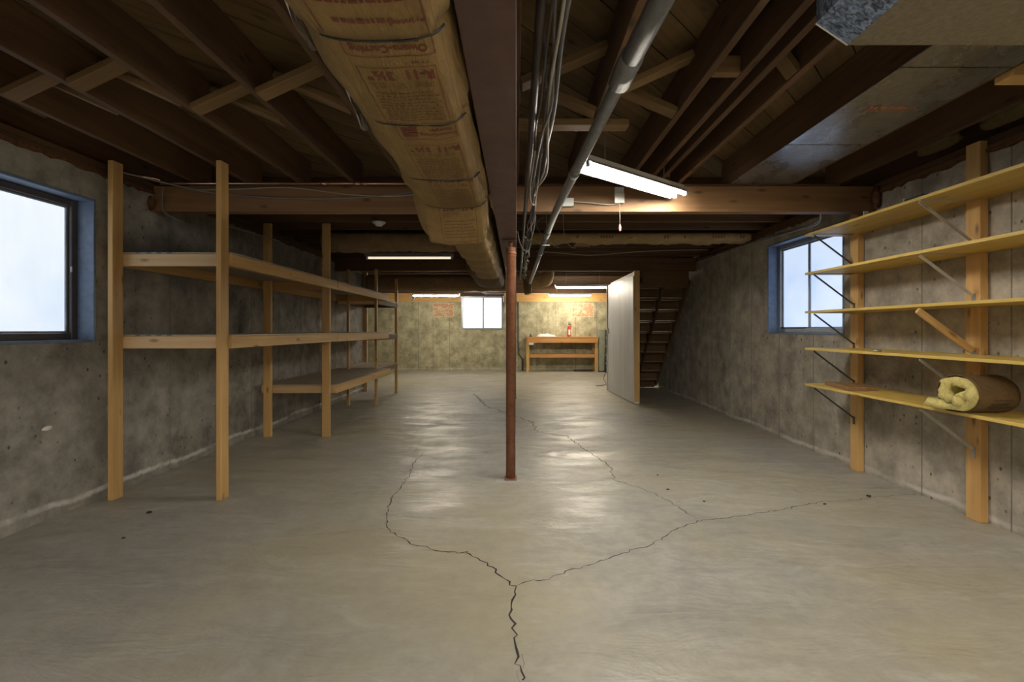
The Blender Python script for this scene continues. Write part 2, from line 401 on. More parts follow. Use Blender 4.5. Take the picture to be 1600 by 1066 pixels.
# faint ridges left by the formwork
for (ws, X, sgn, ys) in ((wl, XL, 1, [-.6,.05,.66,1.27,1.88,2.49,2.87+.62,4.04,4.66,5.28,5.9,6.5,7.1,7.75,8.4]), (wr, XR, -1, [-.6,.05,.9,1.6,2.19,2.8,3.42,4.05,4.67,5.28,5.9,6.5,7.1,7.72,8.4,9.0,9.6,10.3])):
    for y in ys:
        lo = 0.0; segs = [(0, TOP)]
        W_ = L if sgn == 1 else R
        if W_['y0'] < y < W_['y1']: segs = [(0, W_['z0']), (W_['z1'], TOP)]
        for (a, b) in segs: box('form_ridge', X-.002 if sgn == 1 else X-.0025, X+.0025 if sgn == 1 else X+.002, y, y+.006, a, b, M['ridge'], ws, 0)
for x in (-4.3,-3.7,-3.0,-2.55,-2.05,.05,.62,1.2,1.8,2.45): box('form_ridge', x, x+.012, YF-.003, YF+.002, 0, 2.09, M['ridge'], wf, 0)
# sill plates + rim on the walls
def rough_strip(name, X0, X1, y0, y1, z, mat, parent, seed, th=.03):
    rnd = random.Random(seed); n = int((y1-y0)/.05); V = []; F = []
    for i in range(n+1):
        y = y0+(y1-y0)*i/n; dz = rnd.uniform(-th, th*.3)*.5 - th*.3*abs(math.sin(i*.7))
        V += [(X0, y, z+.012), (X1, y, z+.012), (X1, y, z+dz), (X0, y, z+dz)]
    for i in range(n):
        a = 4*i; b = a+4
        for k in range(4): F.append((a+k, a+(k+1)%4, b+(k+1)%4, b+k))
    F.append((0,1,2,3)); F.append((4*n+3,4*n+2,4*n+1,4*n))
    return mesh_obj(name, V, F, mat, parent)
for (ws, X0, X1, y1, e0, e1) in ((wl, XL-.14, XL+.012, 9.16, XL-.1, XL+.022), (wr, XR-.012, XR+.14, YF, XR-.022, XR+.1)):
    box('sill_plate', X0, X1, YB, y1, TOP+.002, TOP+.04, M['joist'], ws)
    box('sill_plate', X0, X1, YB, y1, TOP+.042, H-.002, M['joist'], ws)
    rough_strip('sill_foam', e0, e1, -.5, y1-.05, TOP+.0, M['soil'], ws, 5)
box('rim_joist', XL-.10, XL-.06, YB, 9.16, H, H+.235, M['joist'], wl)
box('rim_joist', XR+.06, XR+.10, YB, YF, H, H+.235, M['joist'], wr)
# far wall: ledger board and rim above the concrete
box('ledger_board', -5.0, FX0-.02, YF-.04, YF+.0, 2.09, 2.36, M['ledger'], wf)
box('ledger_board', FX1+.02, XR, YF-.04, YF+.0, 2.09, 2.36, M['ledger'], wf)
box('rim_joist', -5.0, XR+.1, YF+.01, YF+.06, 2.27, H+.235, M['joist'], wf)
box('corner_stud', XL-.02, XL+.07, 9.165, 9.205, 0, TOP, M['pine_pale'], wl)

# ------------------------------------------------------------------ ceiling: diagonal subfloor, joists, bridging
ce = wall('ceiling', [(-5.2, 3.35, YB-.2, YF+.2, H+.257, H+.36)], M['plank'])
zc = H+.236
def clip(poly, ax, val, keep_greater):
    out = []
    for i in range(len(poly)):
        a = poly[i]; b = poly[(i+1) % len(poly)]
        ia = (a[ax] >= val) == keep_greater; ib = (b[ax] >= val) == keep_greater
        if ia: out.append(a)
        if ia != ib:
            t = (val-a[ax])/(b[ax]-a[ax]); out.append((a[0]+(b[0]-a[0])*t, a[1]+(b[1]-a[1])*t))
    return out
pw = .184; gap = .007
k = 0; c0 = -6.0
bx0, bx1, by0, by1 = -4.9, 3.2, -.6, 13.95
d = by0-bx1
while d < by1-bx0:
    # strip between lines y-x=d and y-x=d+pw*sqrt2
    d1 = d+(pw-gap)*math.sqrt(2)
    poly = [(-10, -10+d), (20, 20+d), (20, 20+d1), (-10, -10+d1)]
    for (ax, val, g) in ((0,bx0,True),(0,bx1,False),(1,by0,True),(1,by1,False)):
        poly = clip(poly, ax, val, g)
        if len(poly) < 3: break
    if len(poly) >= 3:
        Ri = Matrix.Rotation(-PI/4, 4, 'Z'); zz = zc+random.uniform(0, .003)
        cx = sum(p[0] for p in poly)/len(poly); cy = sum(p[1] for p in poly)/len(poly)
        V = []
        for z in (0, .019):
            for p in poly: V.append(Ri @ Vector((p[0]-cx, p[1]-cy, z)))
        n = len(poly); F = [tuple(range(n)), tuple(range(n, 2*n))] + [(i, (i+1)%n, n+(i+1)%n, n+i) for i in range(n)]
        mesh_obj('subfloor_board', V, F, M['plank'], ce, Matrix.Translation((cx, cy, zz)) @ Matrix.Rotation(PI/4, 4, 'Z'))
    d += pw*math.sqrt(2)
JH = .235
HY0, HY1 = 3.85, 3.94
near_joists = [-2.71, -2.265, -1.83, -1.375, -.92, -.455, .0, .475, .935, 1.105, 1.20, 1.375, 1.83, 2.32+.02, 2.745]
for x in near_joists:
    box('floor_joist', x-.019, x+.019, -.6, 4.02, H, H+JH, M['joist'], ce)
y = 4.42
while y < YF-.1:
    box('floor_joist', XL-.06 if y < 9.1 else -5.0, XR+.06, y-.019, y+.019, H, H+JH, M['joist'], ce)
    y += .406
# cross bridging between the near joists
def bridge(xa, xb, y, up_right=True):
    za, zb = (H+.00, H+.19) if up_right else (H+.19, H+.01)
    stick('bridging', (xa+.021, y, za), (xb-.021, y, zb), .085, .036, M['block'], ce)
for (xa, xb, y) in ((-3.12,-2.71,2.44),(-2.71,-2.265,2.41),(-2.265,-1.83,2.31),(-1.83,-1.375,2.56),(-1.375,-.92,2.40)):
    bridge(xa, xb, y, True); bridge(xa, xb, y+.17, False)
bridge(.0, .475, 2.30, True); bridge(.475, .935, 2.38, True); bridge(.475, .935, 2.62, False); bridge(1.20, 1.375, 2.22, False)
bridge(0, .475, 2.62, False)
box('blocking', .955, 1.085, 2.20, 2.24, H+.002, H+.09, M['block'], ce)
box('blocking', 2.36, 2.725, 2.16, 2.25, H-.03, H+.09, M['pine'], ce)
box('nailer_board', .01, .66, 2.66, 2.75, H-.040, H-.002, M['block'], ce)
box('blocking', 1.9, 2.1, 4.46, 4.80, H+.01, H+.12, M['block'], ce)
box('blocking', .85, 1.1, 6.4, 6.8, H+.0, H+.13, M['block'], ce)
box('blocking', -1.2, -1.08, 4.46, 4.80, H+.0, H+.13, M['block'], ce)

# ================================================================== WINDOWS
def window_side(name, X, s, W_, pane, frame, gz0, gz1, mull=None):
    """window in a side wall; s = +1 wall goes to +X outwards"""
    r = struct_empty(name, (X, (W_['y0']+W_['y1'])/2, W_['z0']))
    y0, y1, z0, z1 = W_['y0'], W_['y1'], W_['z0'], W_['z1']; D = .20
    a, b = sorted((X-s*.006, X+s*D))
    e = .02
    box('jamb', a, b, y0, y0+e, z0, z1, M['blue'], r); box('jamb', a, b, y1-e, y1, z0, z1, M['blue'], r)
    box('window_head', a, b, y0+e, y1-e, z1-e, z1, M['blue'], r); box('window_sill', a, b, y0+e, y1-e, z0, z0+e, M['blue'], r)
    fx0, fx1 = sorted((X+s*.11, X+s*.17)); iy0, iy1, iz0, iz1 = y0+e+.001, y1-e-.001, z0+e+.001, z1-e-.001
    fw = .045
    box('frame_side', fx0, fx1, iy0, iy0+fw, iz0, iz1, frame, r); box('frame_side', fx0, fx1, iy1-fw, iy1, iz0, iz1, frame, r)
    box('frame_rail', fx0, fx1, iy0+fw, iy1-fw, iz1-fw, iz1, frame, r); box('frame_rail', fx0, fx1, iy0+fw, iy1-fw, iz0, iz0+fw, frame, r)
    gx = X+s*.155
    sy0, sy1 = iy0+fw+.001, iy1-fw-.001
    sx0, sx1 = sorted((X+s*.135, X+s*.165)); st = .016
    box('sash_rail', sx0, sx1, sy0, sy1, iz1-fw-st, iz1-fw-.001, M['gframe'], r); box('sash_rail', sx0, sx1, sy0, sy1, iz0+fw+.001, iz0+fw+st, M['gframe'], r)
    box('sash_stile', sx0, sx1, sy0, sy0+st, iz0+fw+st, iz1-fw-st, M['gframe'], r); box('sash_stile', sx0, sx1, sy1-st, sy1, iz0+fw+st, iz1-fw-st, M['gframe'], r)
    gx0, gx1 = sorted((X+s*.146, X+s*.154))
    py = [sy0+st, sy1-st]
    if mull: py = [sy0+st, mull-.018, mull+.018, sy1-st]; box('mullion', sx0, sx1, mull-.017, mull+.017, iz0+fw+st, iz1-fw-st, M['gframe'], r)
    for i in range(0, len(py), 2): box('pane', gx0, gx1, py[i], py[i+1], iz0+fw+st, iz1-fw-st, pane, r, 0)
    return r
w1 = window_side('window_1', XL, -1, L, M['pane1'], M['dframe'], 1.23, 2.13)
box('latch', XL-.108, XL-.10, 3.25, 3.262, 1.66, 1.70, M['plastic'], w1)
stick('scratch', (XL-.1455, 2.64, 1.72), (XL-.1455, 2.68, 1.53), .004, .002, M['dframe'], w1, (1,0,0), 0)
w2 = window_side('window_2', XR, 1, R, M['pane2'], M['gframe'], 1.27, 2.21, mull=4.955)
box('track_gap', XR+.108, XR+.118, 4.98, 5.44, 1.262, 1.278, M['black'], w2)
# far window
w3 = struct_empty('window_3', ((FX0+FX1)/2, YF, FZ0))
a, b = YF-.03, YF+.15; e = .05
box('frame_side', FX0, FX0+e, a, b, FZ0, FZ1, M['gframe'], w3); box('frame_side', FX1-e, FX1, a, b, FZ0, FZ1, M['gframe'], w3)
box('frame_rail', FX0+e, FX1-e, a, b, FZ1-e, FZ1, M['gframe'], w3); box('frame_rail', FX0+e, FX1-e, a, b, FZ0, FZ0+e, M['gframe'], w3)
box('mullion', -1.035, -.995, a+.02, b-.02, FZ0+e, FZ1-e, M['gframe'], w3)
box('pane', FX0+e, -1.036, YF+.05, YF+.058, FZ0+e, FZ1-e, M['pane3'], w3, 0); box('pane', -.994, FX1-e, YF+.05, YF+.058, FZ0+e, FZ1-e, M['pane3'], w3, 0)

# ================================================================== BEAMS AND COLUMNS
sb = thing('steel_beam', (-.07, 6, 1.995), 'long brown painted steel beam running down the middle of the basement ceiling', 'beam')
box('bottom_flange', -.143, 0, -.6, YF, 1.995, 2.007, M['steel'], sb, .002)
box('web', -.0755, -.0675, -.6, YF, 2.008, 2.229, M['steel'], sb, .001)
box('top_flange', -.143, 0, -.6, YF, 2.230, 2.242, M['steel'], sb, .002)
# wood nailer on the steel between the cross beams
o = box('beam_nailer', -.14, -.003, 4.0, 7.70, 2.243, H-.002, M['joist']); tag(o, 'dark wooden packing timber lying on top of the steel beam', 'timber')
def header(y, xa, xb, label, mat):
    o = thing('wood_beam', ((xa+xb)/2, y, 2.246), label, 'beam')
    box('beam_board', xa, xb, y, y+.042, 2.246, H-.003, mat, o); box('beam_board', xa, xb, y+.045, y+.09, 2.246, H-.003, mat, o)
    return o
# slightly lower than the joists in the picture: a double board
def header2(y, label, xa=XL+.005, xb=XR-.005, mat='header'):
    o = thing('wood_beam', ((xa+xb)/2, y, 2.246), label, 'beam')
    box('beam_board', xa, xb, y, y+.043, 2.246, 2.463, M[mat], o); box('beam_board', xa, xb, y+.045, y+.088, 2.246, 2.463, M[mat], o)
    box('shim', xa+.3, xb-.3, y+.01, y+.08, 2.464, H-.001, M['joist'], o)
    return o
header2(3.85, 'near wooden cross beam with knots, in front of the fluorescent light and its switch box')
header2(7.72, 'dark wooden cross beam farther back, above the white board partition', xa=-4.9, mat='joist')
for (x, s) in ((XL+.03, -1), (XR-.03, 1)):
    rnd = random.Random(3)
def lump(name, c, r, mat, parent=None, seed=1, sub=3, amp=.35, fr=3):
    bm = bmesh.new(); bmesh.ops.create_icosphere(bm, subdivisions=sub, radius=1)
    for v in bm.verts:
        n = noise.noise(v.co*fr*.6+Vector((seed, 0, 0)))*amp + noise.noise(v.co*fr*2+Vector((0, seed, 0)))*amp*.5
        v.co *= 1+n; v.co.x *= r[0]; v.co.y *= r[1]; v.co.z *= r[2]
    me = bpy.data.meshes.new(name); bm.to_mesh(me); bm.free(); me.materials.append(mat)
    for p in me.polygons: p.use_smooth = True
    o = bpy.data.objects.new(name, me); return place(o, Matrix.Translation(c), parent)
tag(lump('foam_patch', (XR-.03, 3.82, 2.36), (.04,.03,.09), M['soil'], None, 3), 'rusty foam patch where the near cross beam meets the right wall', 'foam')
tag(lump('foam_patch', (XL+.015, 3.815, 2.31), (.03,.022,.06), M['soil'], None, 9), 'dark foam patch where the near cross beam meets the left wall', 'foam')

def column(y, label, x=-.048, r=.040):
    c = thing('steel_column', (x, y, 0), label, 'column')
    lathe('pipe', [(r,.012),(r,1.86),(r+.002,1.862),(r+.002,1.872),(r,1.874),(r,1.935)], M['column'], c, (x,y,0), 24)
    lathe('collar', [(r+.004,0),(r+.006,.006),(r+.006,.018),(r+.004,.024)], M['column'], c, (x,y,1.875), 24)
    lathe('screw', [(.014,0),(.014,.03),(.018,.032),(.018,.050)], M['column'], c, (x+.0,y,1.935), 12)
    box('cap_plate', x-.07, x+.045, y-.06, y+.06, 1.983, 1.9945, M['steel'], c, .002)
    box('base_plate', x-.052, x+.052, y-.052, y+.052, .001, .012, M['column'], c, .002)
    return c
column(3.81, 'rust brown steel pipe column in the middle of the floor, nearest one')
column(8.3, 'farther steel pipe column behind the near rust brown column')
# whitish grout patch round the foot
def patch(name, cx, cy, rx, ry, mat, parent, seed, z=.0008):
    rnd = random.Random(seed); n = 28; V = []
    for i in range(n):
        a = 2*PI*i/n; k = 1+noise.noise(Vector((math.cos(a)*1.7+seed, math.sin(a)*1.7, 0)))*.7
        V.append((cx+rx*k*math.cos(a), cy+ry*k*math.sin(a), z))
    return mesh_obj(name, V, [tuple(range(n))], mat, parent)
M['grout'] = plain('grey_white_grout', (.42,.41,.38), .9)
patch('grout_patch', -.06, 3.75, .10, .06, M['grout'], fl, 4)

# ================================================================== LEFT STORAGE SHELVING
SH = thing('storage_shelving', (-2.6, 6.1, 0), 'long pine stud storage shelving along the left wall, three bays deep', 'shelving')
def post(x, y, wide, z1=H-.002, mat='pine', w_=.089, t=.038, lab=None):
    if wide: return box('post', x, x+w_, y, y+t, .001, z1, M[mat], SH)
    return box('post', x, x+t, y, y+w_, .001, z1, M[mat], SH)
post(-2.98, 3.316, False); post(-2.19, 3.316, False)
post(-2.945, 5.29, True); post(-2.262, 5.29, True)
post(-2.79, 7.47, False, 2.24, w_=.06); post(-2.33, 7.47, False, 2.24, w_=.06)
post(-2.39, 8.93, False, 2.24, w_=.05, t=.05)
RX1 = -2.13; RX0 = -2.168
def level(y0, y1, zt, xr, front=True, back=True, mat='pine', xl=-3.03, far=True, split=None, h=.092):
    zb = zt-.012-h
    if front: box('rail', xl, xr-.040, y0, y0+.038, zb, zt-.013, M['pine_pale'], SH)
    box('rail', xr-.038, xr, y0+(.001 if front else 0), y1, zb, zt-.013, M[mat], SH)
    if back: box('rail', xl, xl+.038, y0+.04, y1-.04, zb, zt-.013, M[mat], SH)
    if far: box('rail', xl, xr-.040, y1-.038, y1, zb, zt-.013, M[mat], SH)
    box('shelf_board', xl, xr, y0, y1, zt-.012, zt, M['plyshelf'], SH, .001)
level(3.407, 5.425, 1.829, RX1); level(3.407, 5.425, 1.212, RX1)
level(5.432, 7.60, 1.829, RX1, front=False); level(5.432, 7.60, 1.208, RX1, front=False)
level(5.40, 7.70, .598, RX1, mat='pine')
for (zt) in (1.775, 1.165, .60):
    level(7.72, 8.97, zt, -2.34, mat='stair', h=.085)
box('floor_support', -3.02, -2.94, 3.42, 3.9, .001, .002, M['pine'], SH) if False else None
for zt in (1.8295, 1.2125):      # blue stamped marks on the plywood edge
    for i in range(4): box('edge_mark', -2.85+i*.078, -2.815+i*.078, 3.4045, 3.4065, zt-.011, zt-.001, M['bluemark'], SH, 0)
# white sheet left on the far middle shelf
tag(box('white_sheet', -2.75, -2.42, 8.35, 8.85, 1.167, 1.195, M['paper']), 'white folded sheet lying on the far bay of the left shelving', 'sheet')

# ================================================================== RIGHT WALL SHELVES
for (y0, lab, z1) in ((3.985, 'wooden wall upright with shelf brackets beside the right window', 2.395), (2.935, 'wooden wall upright nearest the camera with shelf brackets', 2.47)):
    o = thing('wall_upright', (3.0, y0+.045, 0), lab, 'upright')
    box('post', 2.99, 3.045, y0, y0+.095, .001, z1, M['pine'], o)
    box('nailing_strip', 3.0, 3.04, y0+.0, y0+.04, .0, .001, M['pine'], o) if False else None
lev = [2.094, 1.745, 1.397, 1.066, .742]
names = ['top', 'second', 'third', 'fourth', 'lowest']
XS = 2.62
for i, z in enumerate(lev):
    o = thing('wall_shelf', (2.83, 2.7, z), ['highest long plywood shelf board on the right wall', 'second plywood shelf from the top on the right wall', 'middle one of the five plywood shelves on the right wall',
        'fourth plywood shelf from the top on the right wall, small catch on it', 'lowest plywood shelf board on the right wall, carrying the insulation roll'][i], 'shelf', None)
    # board notched round the uprights: front strip and three back pieces would show as one board
    ys = [1.2, 2.932, 3.033, 3.982, 4.083, 4.135]
    V = []; poly = [(XS, 1.2), (3.045, 1.2), (3.045, 2.932), (2.988, 2.932), (2.988, 3.033), (3.045, 3.033), (3.045, 3.982), (2.988, 3.982), (2.988, 4.083), (3.045, 4.083), (3.045, 4.135), (XS, 4.135)]
    cx, cy = 2.83, 2.7; n = len(poly)
    Ri = Matrix.Rotation(-PI/2, 4, 'Z')
    for zz in (0, .019):
        for p in poly: V.append(Ri @ Vector((p[0]-cx, p[1]-cy, zz)))
    F = [tuple(range(n)), tuple(range(n, 2*n))] + [(k, (k+1)%n, n+(k+1)%n, n+k) for k in range(n)]
    mesh_obj('shelf_board', V, F, M['shelf'], o, Matrix.Translation((cx, cy, z)) @ Matrix.Rotation(PI/2, 4, 'Z'))
    for (py, near) in ((2.975, True), (4.03, False)):
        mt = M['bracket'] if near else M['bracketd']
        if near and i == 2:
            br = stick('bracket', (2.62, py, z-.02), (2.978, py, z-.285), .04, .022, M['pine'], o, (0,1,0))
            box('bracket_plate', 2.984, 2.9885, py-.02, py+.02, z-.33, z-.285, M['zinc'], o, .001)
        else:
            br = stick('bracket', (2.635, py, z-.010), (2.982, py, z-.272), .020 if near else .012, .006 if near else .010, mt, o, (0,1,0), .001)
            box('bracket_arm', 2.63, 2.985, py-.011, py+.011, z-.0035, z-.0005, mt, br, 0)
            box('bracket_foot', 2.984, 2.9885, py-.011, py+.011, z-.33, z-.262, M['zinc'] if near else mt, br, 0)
# things on the shelves
o = thing('metal_catch', (2.68, 3.36, 1.0855), 'small metal catch lying on the fourth shelf of the right wall', 'catch')
box('plate', 2.64, 2.70, 3.36, 3.385, 1.0855, 1.0885, M['zinc'], o); tube('pin', [(2.645,3.37,1.094),(2.70,3.37,1.094)], .006, M['bracket'], o, 8); box('hasp', 2.66, 2.67, 3.358, 3.384, 1.089, 1.104, M['zinc'], o)
o = stick('scrap_board', (2.70, 3.60, .7775), (2.78, 4.00, .7775), .13, .032, M['oldplank']); tag(o, 'short brown board lying on the lowest right shelf, lower left of two', 'board')
o = stick('scrap_board', (2.83, 3.62, .7755), (2.91, 3.93, .7755), .085, .028, M['oldplank']); tag(o, 'short brown board on the lowest right shelf, pushed against the wall', 'board')
o = thing('metal_strip', (2.66, 3.1, 2.114), 'dark metal strip with a white end on the top right shelf', 'strip')
box('strip_body', 2.66, 2.70, 2.98, 3.12, 2.1135, 2.14, M['black'], o); box('strip_end', 2.655, 2.70, 3.121, 3.127, 2.1135, 2.15, M['white'], o)
tag(box('white_clip', 2.64, 2.68, 3.46, 3.468, 2.1135, 2.15, M['white']), 'small white clip standing on the top right shelf', 'clip')

# insulation roll
def ribbon(path, half, x0, x1, nx, amp, mat, name, parent, fr=14, bulge=.012, offset=0.0):
    P = [Vector(p) for p in path]; V = []; F = []; prof = []
    m = len(P)
    nor = []
    for i in range(m):
        t = (P[min(i+1,m-1)]-P[max(i-1,0)]).normalized(); nor.append(Vector((-t.y, t.x)))
    loop = [P[i]+nor[i]*(half+offset) for i in range(m)]+[P[i]-nor[i]*(half-offset) for i in reversed(range(m))]
    n = len(loop)
    for j in range(nx+1):
        x = x0+(x1-x0)*j/nx; k = 1.0
        for q in loop:
            p = Vector((x, q.x, q.y)); d = noise.noise_vector(p*fr)*amp + noise.noise_vector(p*fr*3)*amp*.45
            if j in (0, nx): d.x += (noise.noise(p*fr*1.6))*bulge
            V.append(p+d)
    for j in range(nx):
        for i in range(n): F.append((j*n+i, j*n+(i+1)%n, (j+1)*n+(i+1)%n, (j+1)*n+i))
    h = m
    for j in (0, nx):       # end faces: quads between the two sides of the ribbon
        for i in range(m-1): F.append((j*n+i, j*n+i+1, j*n+n-2-i, j*n+n-1-i))
    return mesh_obj(name, V, F, mat, parent, smooth=True)
RO = thing('insulation_roll', (2.8, 2.69, .762), 'rolled yellow glass fibre insulation batt in brown kraft paper on the lowest right shelf', 'insulation')
yc, zc_ = 2.69, .872; ky, kz = .124, .104
path = [(yc+.175, .800), (yc+.13, .795), (yc+.07, .790), (yc+.02, .790)]
for k in range(2, 44):
    a = -PI/2 - k*(2*PI*1.30/43)     # from the bottom towards the camera, over the top and inwards
    f_ = 1-.55*max(0, (k-12)/31)
    path.append((yc-.005+(ky-.030)*f_*math.cos(a), zc_+.002+(kz-.030)*f_*math.sin(a)))
path[:4] = [(yc+.175, .799), (yc+.13, .795), (yc+.07, .793), (yc+.02, .797)]
ribbon(path, .026, 2.580, 2.80, 12, .008, M['fibre'], 'fibre_batt', RO, 16, .03)
kp = [(yc+.07, .7635), (yc+.03, .7640)]
for k in range(1, 36):
    a = -PI/2 - k*(2*PI*.97/35); e_ = 1-.03*k/35
    kp.append((yc+ky*1.05*e_*math.cos(a), zc_+kz*1.045*e_*math.sin(a)))
kr = ribbon(kp, .0018, 2.605, 2.835, 12, .0025, M['kraftdark'], 'kraft_paper', RO, 6, .004)
# printing on the kraft paper of the roll (dark bars of small lettering)
V = []; F = []
for i, (a0, xx0, xx1) in enumerate(((200, 2.68, 2.80), (205, 2.68, 2.78), (212, 2.67, 2.81), (216, 2.68, 2.80), (190, 2.69, 2.8))):
    a = math.radians(a0); 
    for s in range(8):
        xa = xx0+(xx1-xx0)*s/8; xb = xa+(xx1-xx0)/8*.7; b = len(V)
        for (x, aa) in ((xa, a), (xb, a), (xb, a+.05), (xa, a+.05)): V.append((x, yc+ky*1.10*math.cos(aa), zc_+kz*1.10*math.sin(aa)))
        F.append((b, b+1, b+2, b+3))
mesh_obj('printed_lines', V, F, M['black'], kr)['kind'] = 'stuff'

# ================================================================== MAIN INSULATED DUCT
DU = thing('insulated_duct', (-.35, 3.6, 1.85), 'large kraft wrapped insulated duct hanging beside the steel beam, printed in red', 'duct')
def wrap(name, y0, y1, zb0, zb1, xr, xl, zt, mat, seed, sag=.012, lip=.016, n=22, m=64, rip=0.0, flat=False):
    """one overlapping turn of kraft faced insulation round the duct; underside between xr and xl"""
    V = []; F = []
    cx = (xr+xl)/2; hw = (xr-xl)/2
    def grow(t, y, x):
        g = lip*t**2.2 - .045*math.exp(-t*(y1-y0)*60)
        g += rip*abs(math.sin((t*3.0+.1)*PI))
        return g
    def zbot(x, y):
        t = min(1, max(0, (y-y0)/(y1-y0))); u = (x-cx)/hw
        cr = noise.noise(Vector((x*20+seed, y*2.2, 0)))*.0035
        return zb0+(zb1-zb0)*t + .022*abs(u)**3 - sag*math.sin(PI*t)*(1-.4*u*u) - grow(t, y, x)*.8 + cr
    for j in range(n+1):
        t = j/n; y = y0+(y1-y0)*t
        zb = zb0+(zb1-zb0)*t; hh = (zt-zb)/2; g = grow(t, y, 0)
        for i in range(m):
            a = 2*PI*i/m+.0001; ca, sa = math.cos(a), math.sin(a); e = .5
            px = cx+(hw+g*.35)*math.copysign(abs(ca)**e, ca); pz = (zb+zt)/2+(hh+g*.5)*math.copysign(abs(sa)**e, sa)
            if ca < 0: px += ca*(.036+.022*math.sin(PI*t))*(1-abs(sa)**3)
            w_ = min(1, max(0, (-sa-.62)/.12))
            zq = zbot(min(max(px, xl), xr), y); pz = pz*(1-w_)+zq*w_
            yy = y
            if j in (0, n): yy += noise.noise(Vector((px*9, seed*5, j)))*.012
            # long creases on the flanks, puckered at the seams
            cre = (noise.noise(Vector((a*7+seed*2, y*2.5, 1)))*.011 + noise.noise(Vector((a*16+seed, y*5, 4)))*.006)*(1-w_)
            if sa < .8: px += ca*cre*1.6; pz += sa*cre*.5
            V.append((px, yy, pz))
    for j in range(n):
        for i in range(m): F.append((j*m+i, j*m+(i+1)%m, (j+1)*m+(i+1)%m, (j+1)*m+i))
    F.append(tuple(range(m))); F.append(tuple(range(n*m, (n+1)*m)))
    o = mesh_obj(name, V, F, mat, DU, smooth=True); return o, zbot
def text_geo(s, size, bold=.0):
    cu = bpy.data.curves.new('t', 'FONT'); cu.body = s; cu.size = size; cu.align_x = 'CENTER'; cu.align_y = 'CENTER'; cu.offset = bold; cu.resolution_u = 2
    ob = bpy.data.objects.new('t', cu); COL.objects.link(ob); bpy.context.view_layer.update()
    me = bpy.data.meshes.new_from_object(ob); V = [v.co.copy() for v in me.vertices]; F = [tuple(p.vertices) for p in me.polygons]
    bpy.data.objects.remove(ob); bpy.data.meshes.remove(me); return V, F
class Print:
    def __init__(s, zf): s.V = []; s.F = []; s.z = zf
    def put(s, x, y): return (x, y, s.z(x, y)-.0022)
    def text(s, t, x, y, size, sx=1.0, bold=0.0, sy=1.0):
        V, F = text_geo(t, size, bold); b = len(s.V)
        s.V += [s.put(x-v.x*sx, y+v.y*sy) for v in V]; s.F += [tuple(b+i for i in f) for f in F]
    def bar(s, x0, x1, y0, y1, n=10):
        b = len(s.V)
        if abs(x1-x0) > abs(y1-y0):
            for i in range(n+1): x = x0+(x1-x0)*i/n; s.V += [s.put(x, y0), s.put(x, y1)]
        else:
            for i in range(n+1): y = y0+(y1-y0)*i/n; s.V += [s.put(x0, y), s.put(x1, y)]
        for i in range(n): s.F.append((b+2*i, b+2*i+1, b+2*i+3, b+2*i+2))
    def rect(s, x0, x1, y0, y1, w=.0022):
        s.bar(x0, x1, y0, y0+w); s.bar(x0, x1, y1-w, y1); s.bar(x0, x0+w, y0, y1); s.bar(x1-w, x1, y0, y1)
    def lines(s, x0, x1, y0, y1, n, seed=0, h=.35):
        rnd = random.Random(seed); dy = (y1-y0)/n
        for i in range(n):
            x = x0+rnd.uniform(0, .01)
            while x < x1-.01:
                l = rnd.uniform(.006, .02); s.bar(x, min(x+l, x1), y0+i*dy, y0+i*dy+dy*h, 1); x += l+.004
    def done(s, mat, parent):
        if s.V: mesh_obj('printed_marking', s.V, s.F, mat, parent)['kind'] = 'stuff'
zt = 2.235
def panel(P, Q, x0, x1, ya, yb, sz, seed, logo=True):
    """R-11 box: its frame, headline, seal and small print; ya nearest the camera"""
    cx = (x0+x1)/2; P.rect(x0, x1, ya, yb)
    P.text('R-11', cx+.054, ya+sz*.66, sz, .88, .0022); P.text('3½"', cx-.046, ya+sz*.66, sz, .92, .0014)
    Q.rect(cx-.025, cx+.02, ya+sz*1.35, ya+sz*2.0, .0012); Q.lines(cx-.02, cx+.015, ya+sz*1.45, ya+sz*1.9, 3, seed)
    Q.lines(x0+.012, cx-.04, ya+sz*1.35, ya+sz*1.9, 3, seed+1); Q.lines(cx+.03, x1-.012, ya+sz*1.35, ya+sz*1.9, 3, seed+2)
    Q.lines(x0+.01, x1-.01, ya+sz*2.3, yb-.012, max(3, int((yb-ya-sz*2.3)/.016)), seed+3)
pieces = [(.25,.995,1.905,1.900),(.99,1.42,1.915,1.905),(1.415,1.95,1.915,1.905),(1.945,2.385,1.912,1.905),(2.38,2.585,1.905,1.735)]
xr, xl = -.158, -.49
def small(P, t, x, y, sz): P.text(t, x, y, sz, 1.1, .0002)
